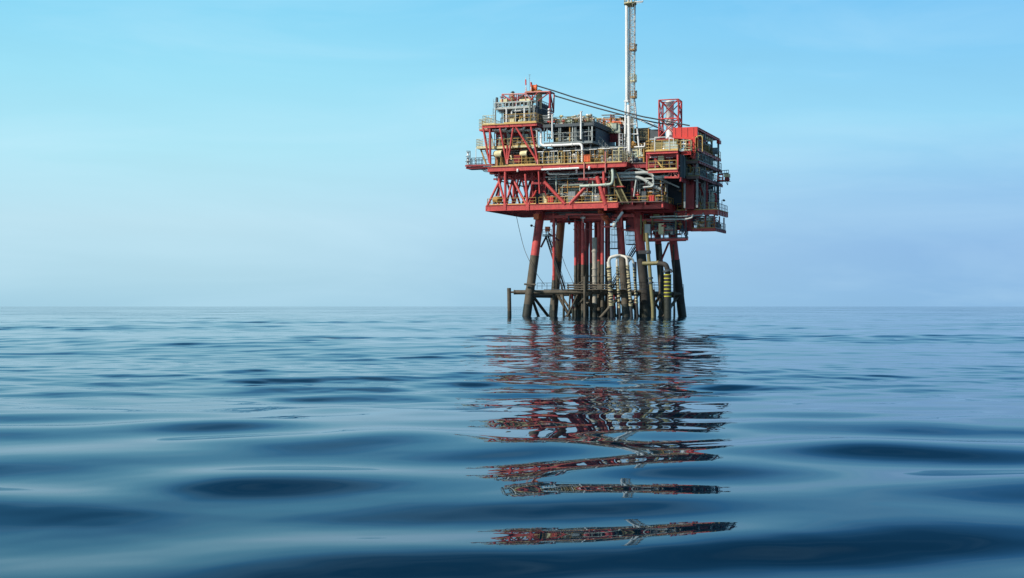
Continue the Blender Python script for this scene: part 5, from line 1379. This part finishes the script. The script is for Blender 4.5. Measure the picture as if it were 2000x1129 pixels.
part(s,'door',M['cream'],lambda m: m.box(Q(1285.6,315,.86),Q(1295.9,305.2,.86)+V3(0,.038,0)))
part(s,'stand',M['yellow'],lambda m: (m.bar(Q(1285,316,1),Q(1293,327,1),.22),m.bar(Q(1293,327,1),Q(1293,331,1),.26)))
t = thing('pipework', 'pipes and gauges on the back wall of the lower right balcony', 'pipework', Q(1300,330,3))
plant(t,(uB0+.5,uB1-.3,1.6,3.6,ZR0,ZR1-1.1),91,4,6,2,0,3,1,0,('grey','cream','dred','mgrey'))
t = thing('pipework', 'cabinets and pipes behind the upper right balcony railing', 'pipework', Q(1300,292,4))
plant(t,(uB0+.4,uB1+1.2,2.2,3.6,ZR1,ZR1+2.0),92,5,7,6,0,3,0,0,('ochre','olive','cream','orange','mgrey'))
part(t,'screen_wall',M['olive'],lambda m: m.box(Q(1272,293,3.9),Q(1334,275,3.9)+V3(0,.12,0)))

# ---------------------------------------------------------------- light fittings
n_l = 0
LIT = [(1056,297.3,12,'first on the left of the row along the main deck railing'),(1082,296,15,'second from the left in the row along the main deck railing'),(1107,295.3,15,'third from the left in the row along the main deck railing'),(1130,294,14,'above the left edge of the orange red locker'),
       (1158,292.3,15,'on the railing right of the orange red locker'),(1184,291,15,'rightmost in the row along the main deck railing')]
LV = {1056:-.15}
for px,py,wd,lab in LIT:
    a = Q(px-wd/2,py,-.15); c = Q(px+wd/2,py-1.8,-.15)
    s = thing('light_fitting','long white tube light '+lab,'light fitting',(a.x,-.15,a.z),'white tube lights')
    part(s,'housing',M['white'],lambda m: m.box(a,c+V3(0,.16,0)))
    part(s,'bracket',M['mgrey'],lambda m: m.bar(V3((a.x+c.x)/2,-.02,a.z-.6),V3((a.x+c.x)/2,-.02,a.z-.002),.06))
for px,py,wd,v,lab in ((1275,271.5,13,-.1,'at the left end above the upper right balcony railing'),(1276,307,14,.9,'left of the pale yellow box in the lower right balcony'),(1307.5,307.5,13,.9,'right of the pale yellow box in the lower right balcony'),(976,269.3,9,1.1,'under the top left deck above the cream balcony'),(1042,288.5,7,.9,'beside the white pipes left of the main deck railing')):
    a = Q(px-wd/2,py+.9,v); c = Q(px+wd/2,py-.9,v)
    s = thing('light_fitting','long white tube light '+lab,'light fitting',(a.x,v,a.z),'white tube lights')
    part(s,'housing',M['white'],lambda m: m.box(a,c+V3(0,.16,0)))
    part(s,'bracket',M['mgrey'],lambda m: m.bar(V3((a.x+c.x)/2,v+.08,a.z-1.0),V3((a.x+c.x)/2,v+.08,a.z-.002),.06))
# signal lamp frame on the far left platform
s = thing('signal_lamp_frame', 'dark square frame holding two stacked signal lamps at the far left tip of the platform', 'signal lamps', Q(914,324,4))
part(s,'frame',M['dgrey'],lambda m: (m.bar(Q(918.3,324,4),Q(918.3,295,4),.1),m.bar(Q(911,295.2,4),Q(918.3,295.2,4),.1),m.bar(Q(910,306,4),Q(918.3,306,4),.1),m.bar(Q(909,315.5,4),Q(918.3,315.5,4),.1)))
for y in (300.5,311,319.5):
    part(s,'lamp',M['white'],lambda m: m.lathe(Q(914,y,4)-Zv*.3,Zv,[(.3,0),(.3,.05),(.14,.08),(.16,.3),(.14,.5),(.3,.53),(.3,.6)],10))
part(s,'mast',M['white'],lambda m: m.tube([Q(929.5,324,4),Q(929.5,289,4)],.06,8))
# white loading arm
a, c = Q(1216,414,2.5), Q(1200,438,2.0)
s = thing('loading_arm', 'white telescopic loading arm slanting down beside the red leg top', 'loading arm', a)
part(s,'tube',M['white'],lambda m: (m.tube([a,a.lerp(c,.55)],.22,12),m.tube([a.lerp(c,.55),c],.16,12)))
part(s,'joint',M['grey'],lambda m: (m.tube([a.lerp(c,.62),a.lerp(c,.72)],.32,12),m.lathe(c-V3(0,0,.2),Zv,[(.1,-.4),(.3,-.25),(.42,0),(.3,.3),(.12,.5)],12)))
part(s,'wire',M['dgrey'],lambda m: m.tube([c-V3(0,0,.3),c-V3(0,0,1.2)],.04,5))
s = thing('floodlight', 'small white floodlight hanging under the main deck girder at the left', 'floodlight', Q(1011,330,-.2), 'hanging floodlights')
part(s,'body',M['white'],lambda m: m.lathe(Q(1011,336,-.3),Zv,[(.12,0),(.16,.05),(.16,.5),(.1,.55)],10))
s = thing('floodlight', 'small white floodlight hanging under the main deck girder right of the faded red drop pipe', 'floodlight', Q(1151,326,-.2), 'hanging floodlights')
part(s,'body',M['white'],lambda m: m.lathe(Q(1151,331.5,-.3),Zv,[(.12,0),(.18,.05),(.18,.5),(.1,.6)],10))

# ropes
def rope(pts, lab):
    P = [Q(*p) for p in pts]; mb = MB(); mb.tube(bend(P, 2.0, 5), .045, 5)
    single('rope', mb, M['cable'], lab, 'rope', P[0], 'slack ropes under the platform')
rope([(1007.5,417,6),(1014,448,5),(1024,488,4),(1035,512,3.0),(1048,535,3.4),(1064,557,4)], 'slack rope hanging from the left end of the lower deck to the walkway')
rope([(1078,440,8),(1090,472,8),(1101,512,7.5),(1122,558,5)], 'slack rope running down between the red pipe and the conductors')
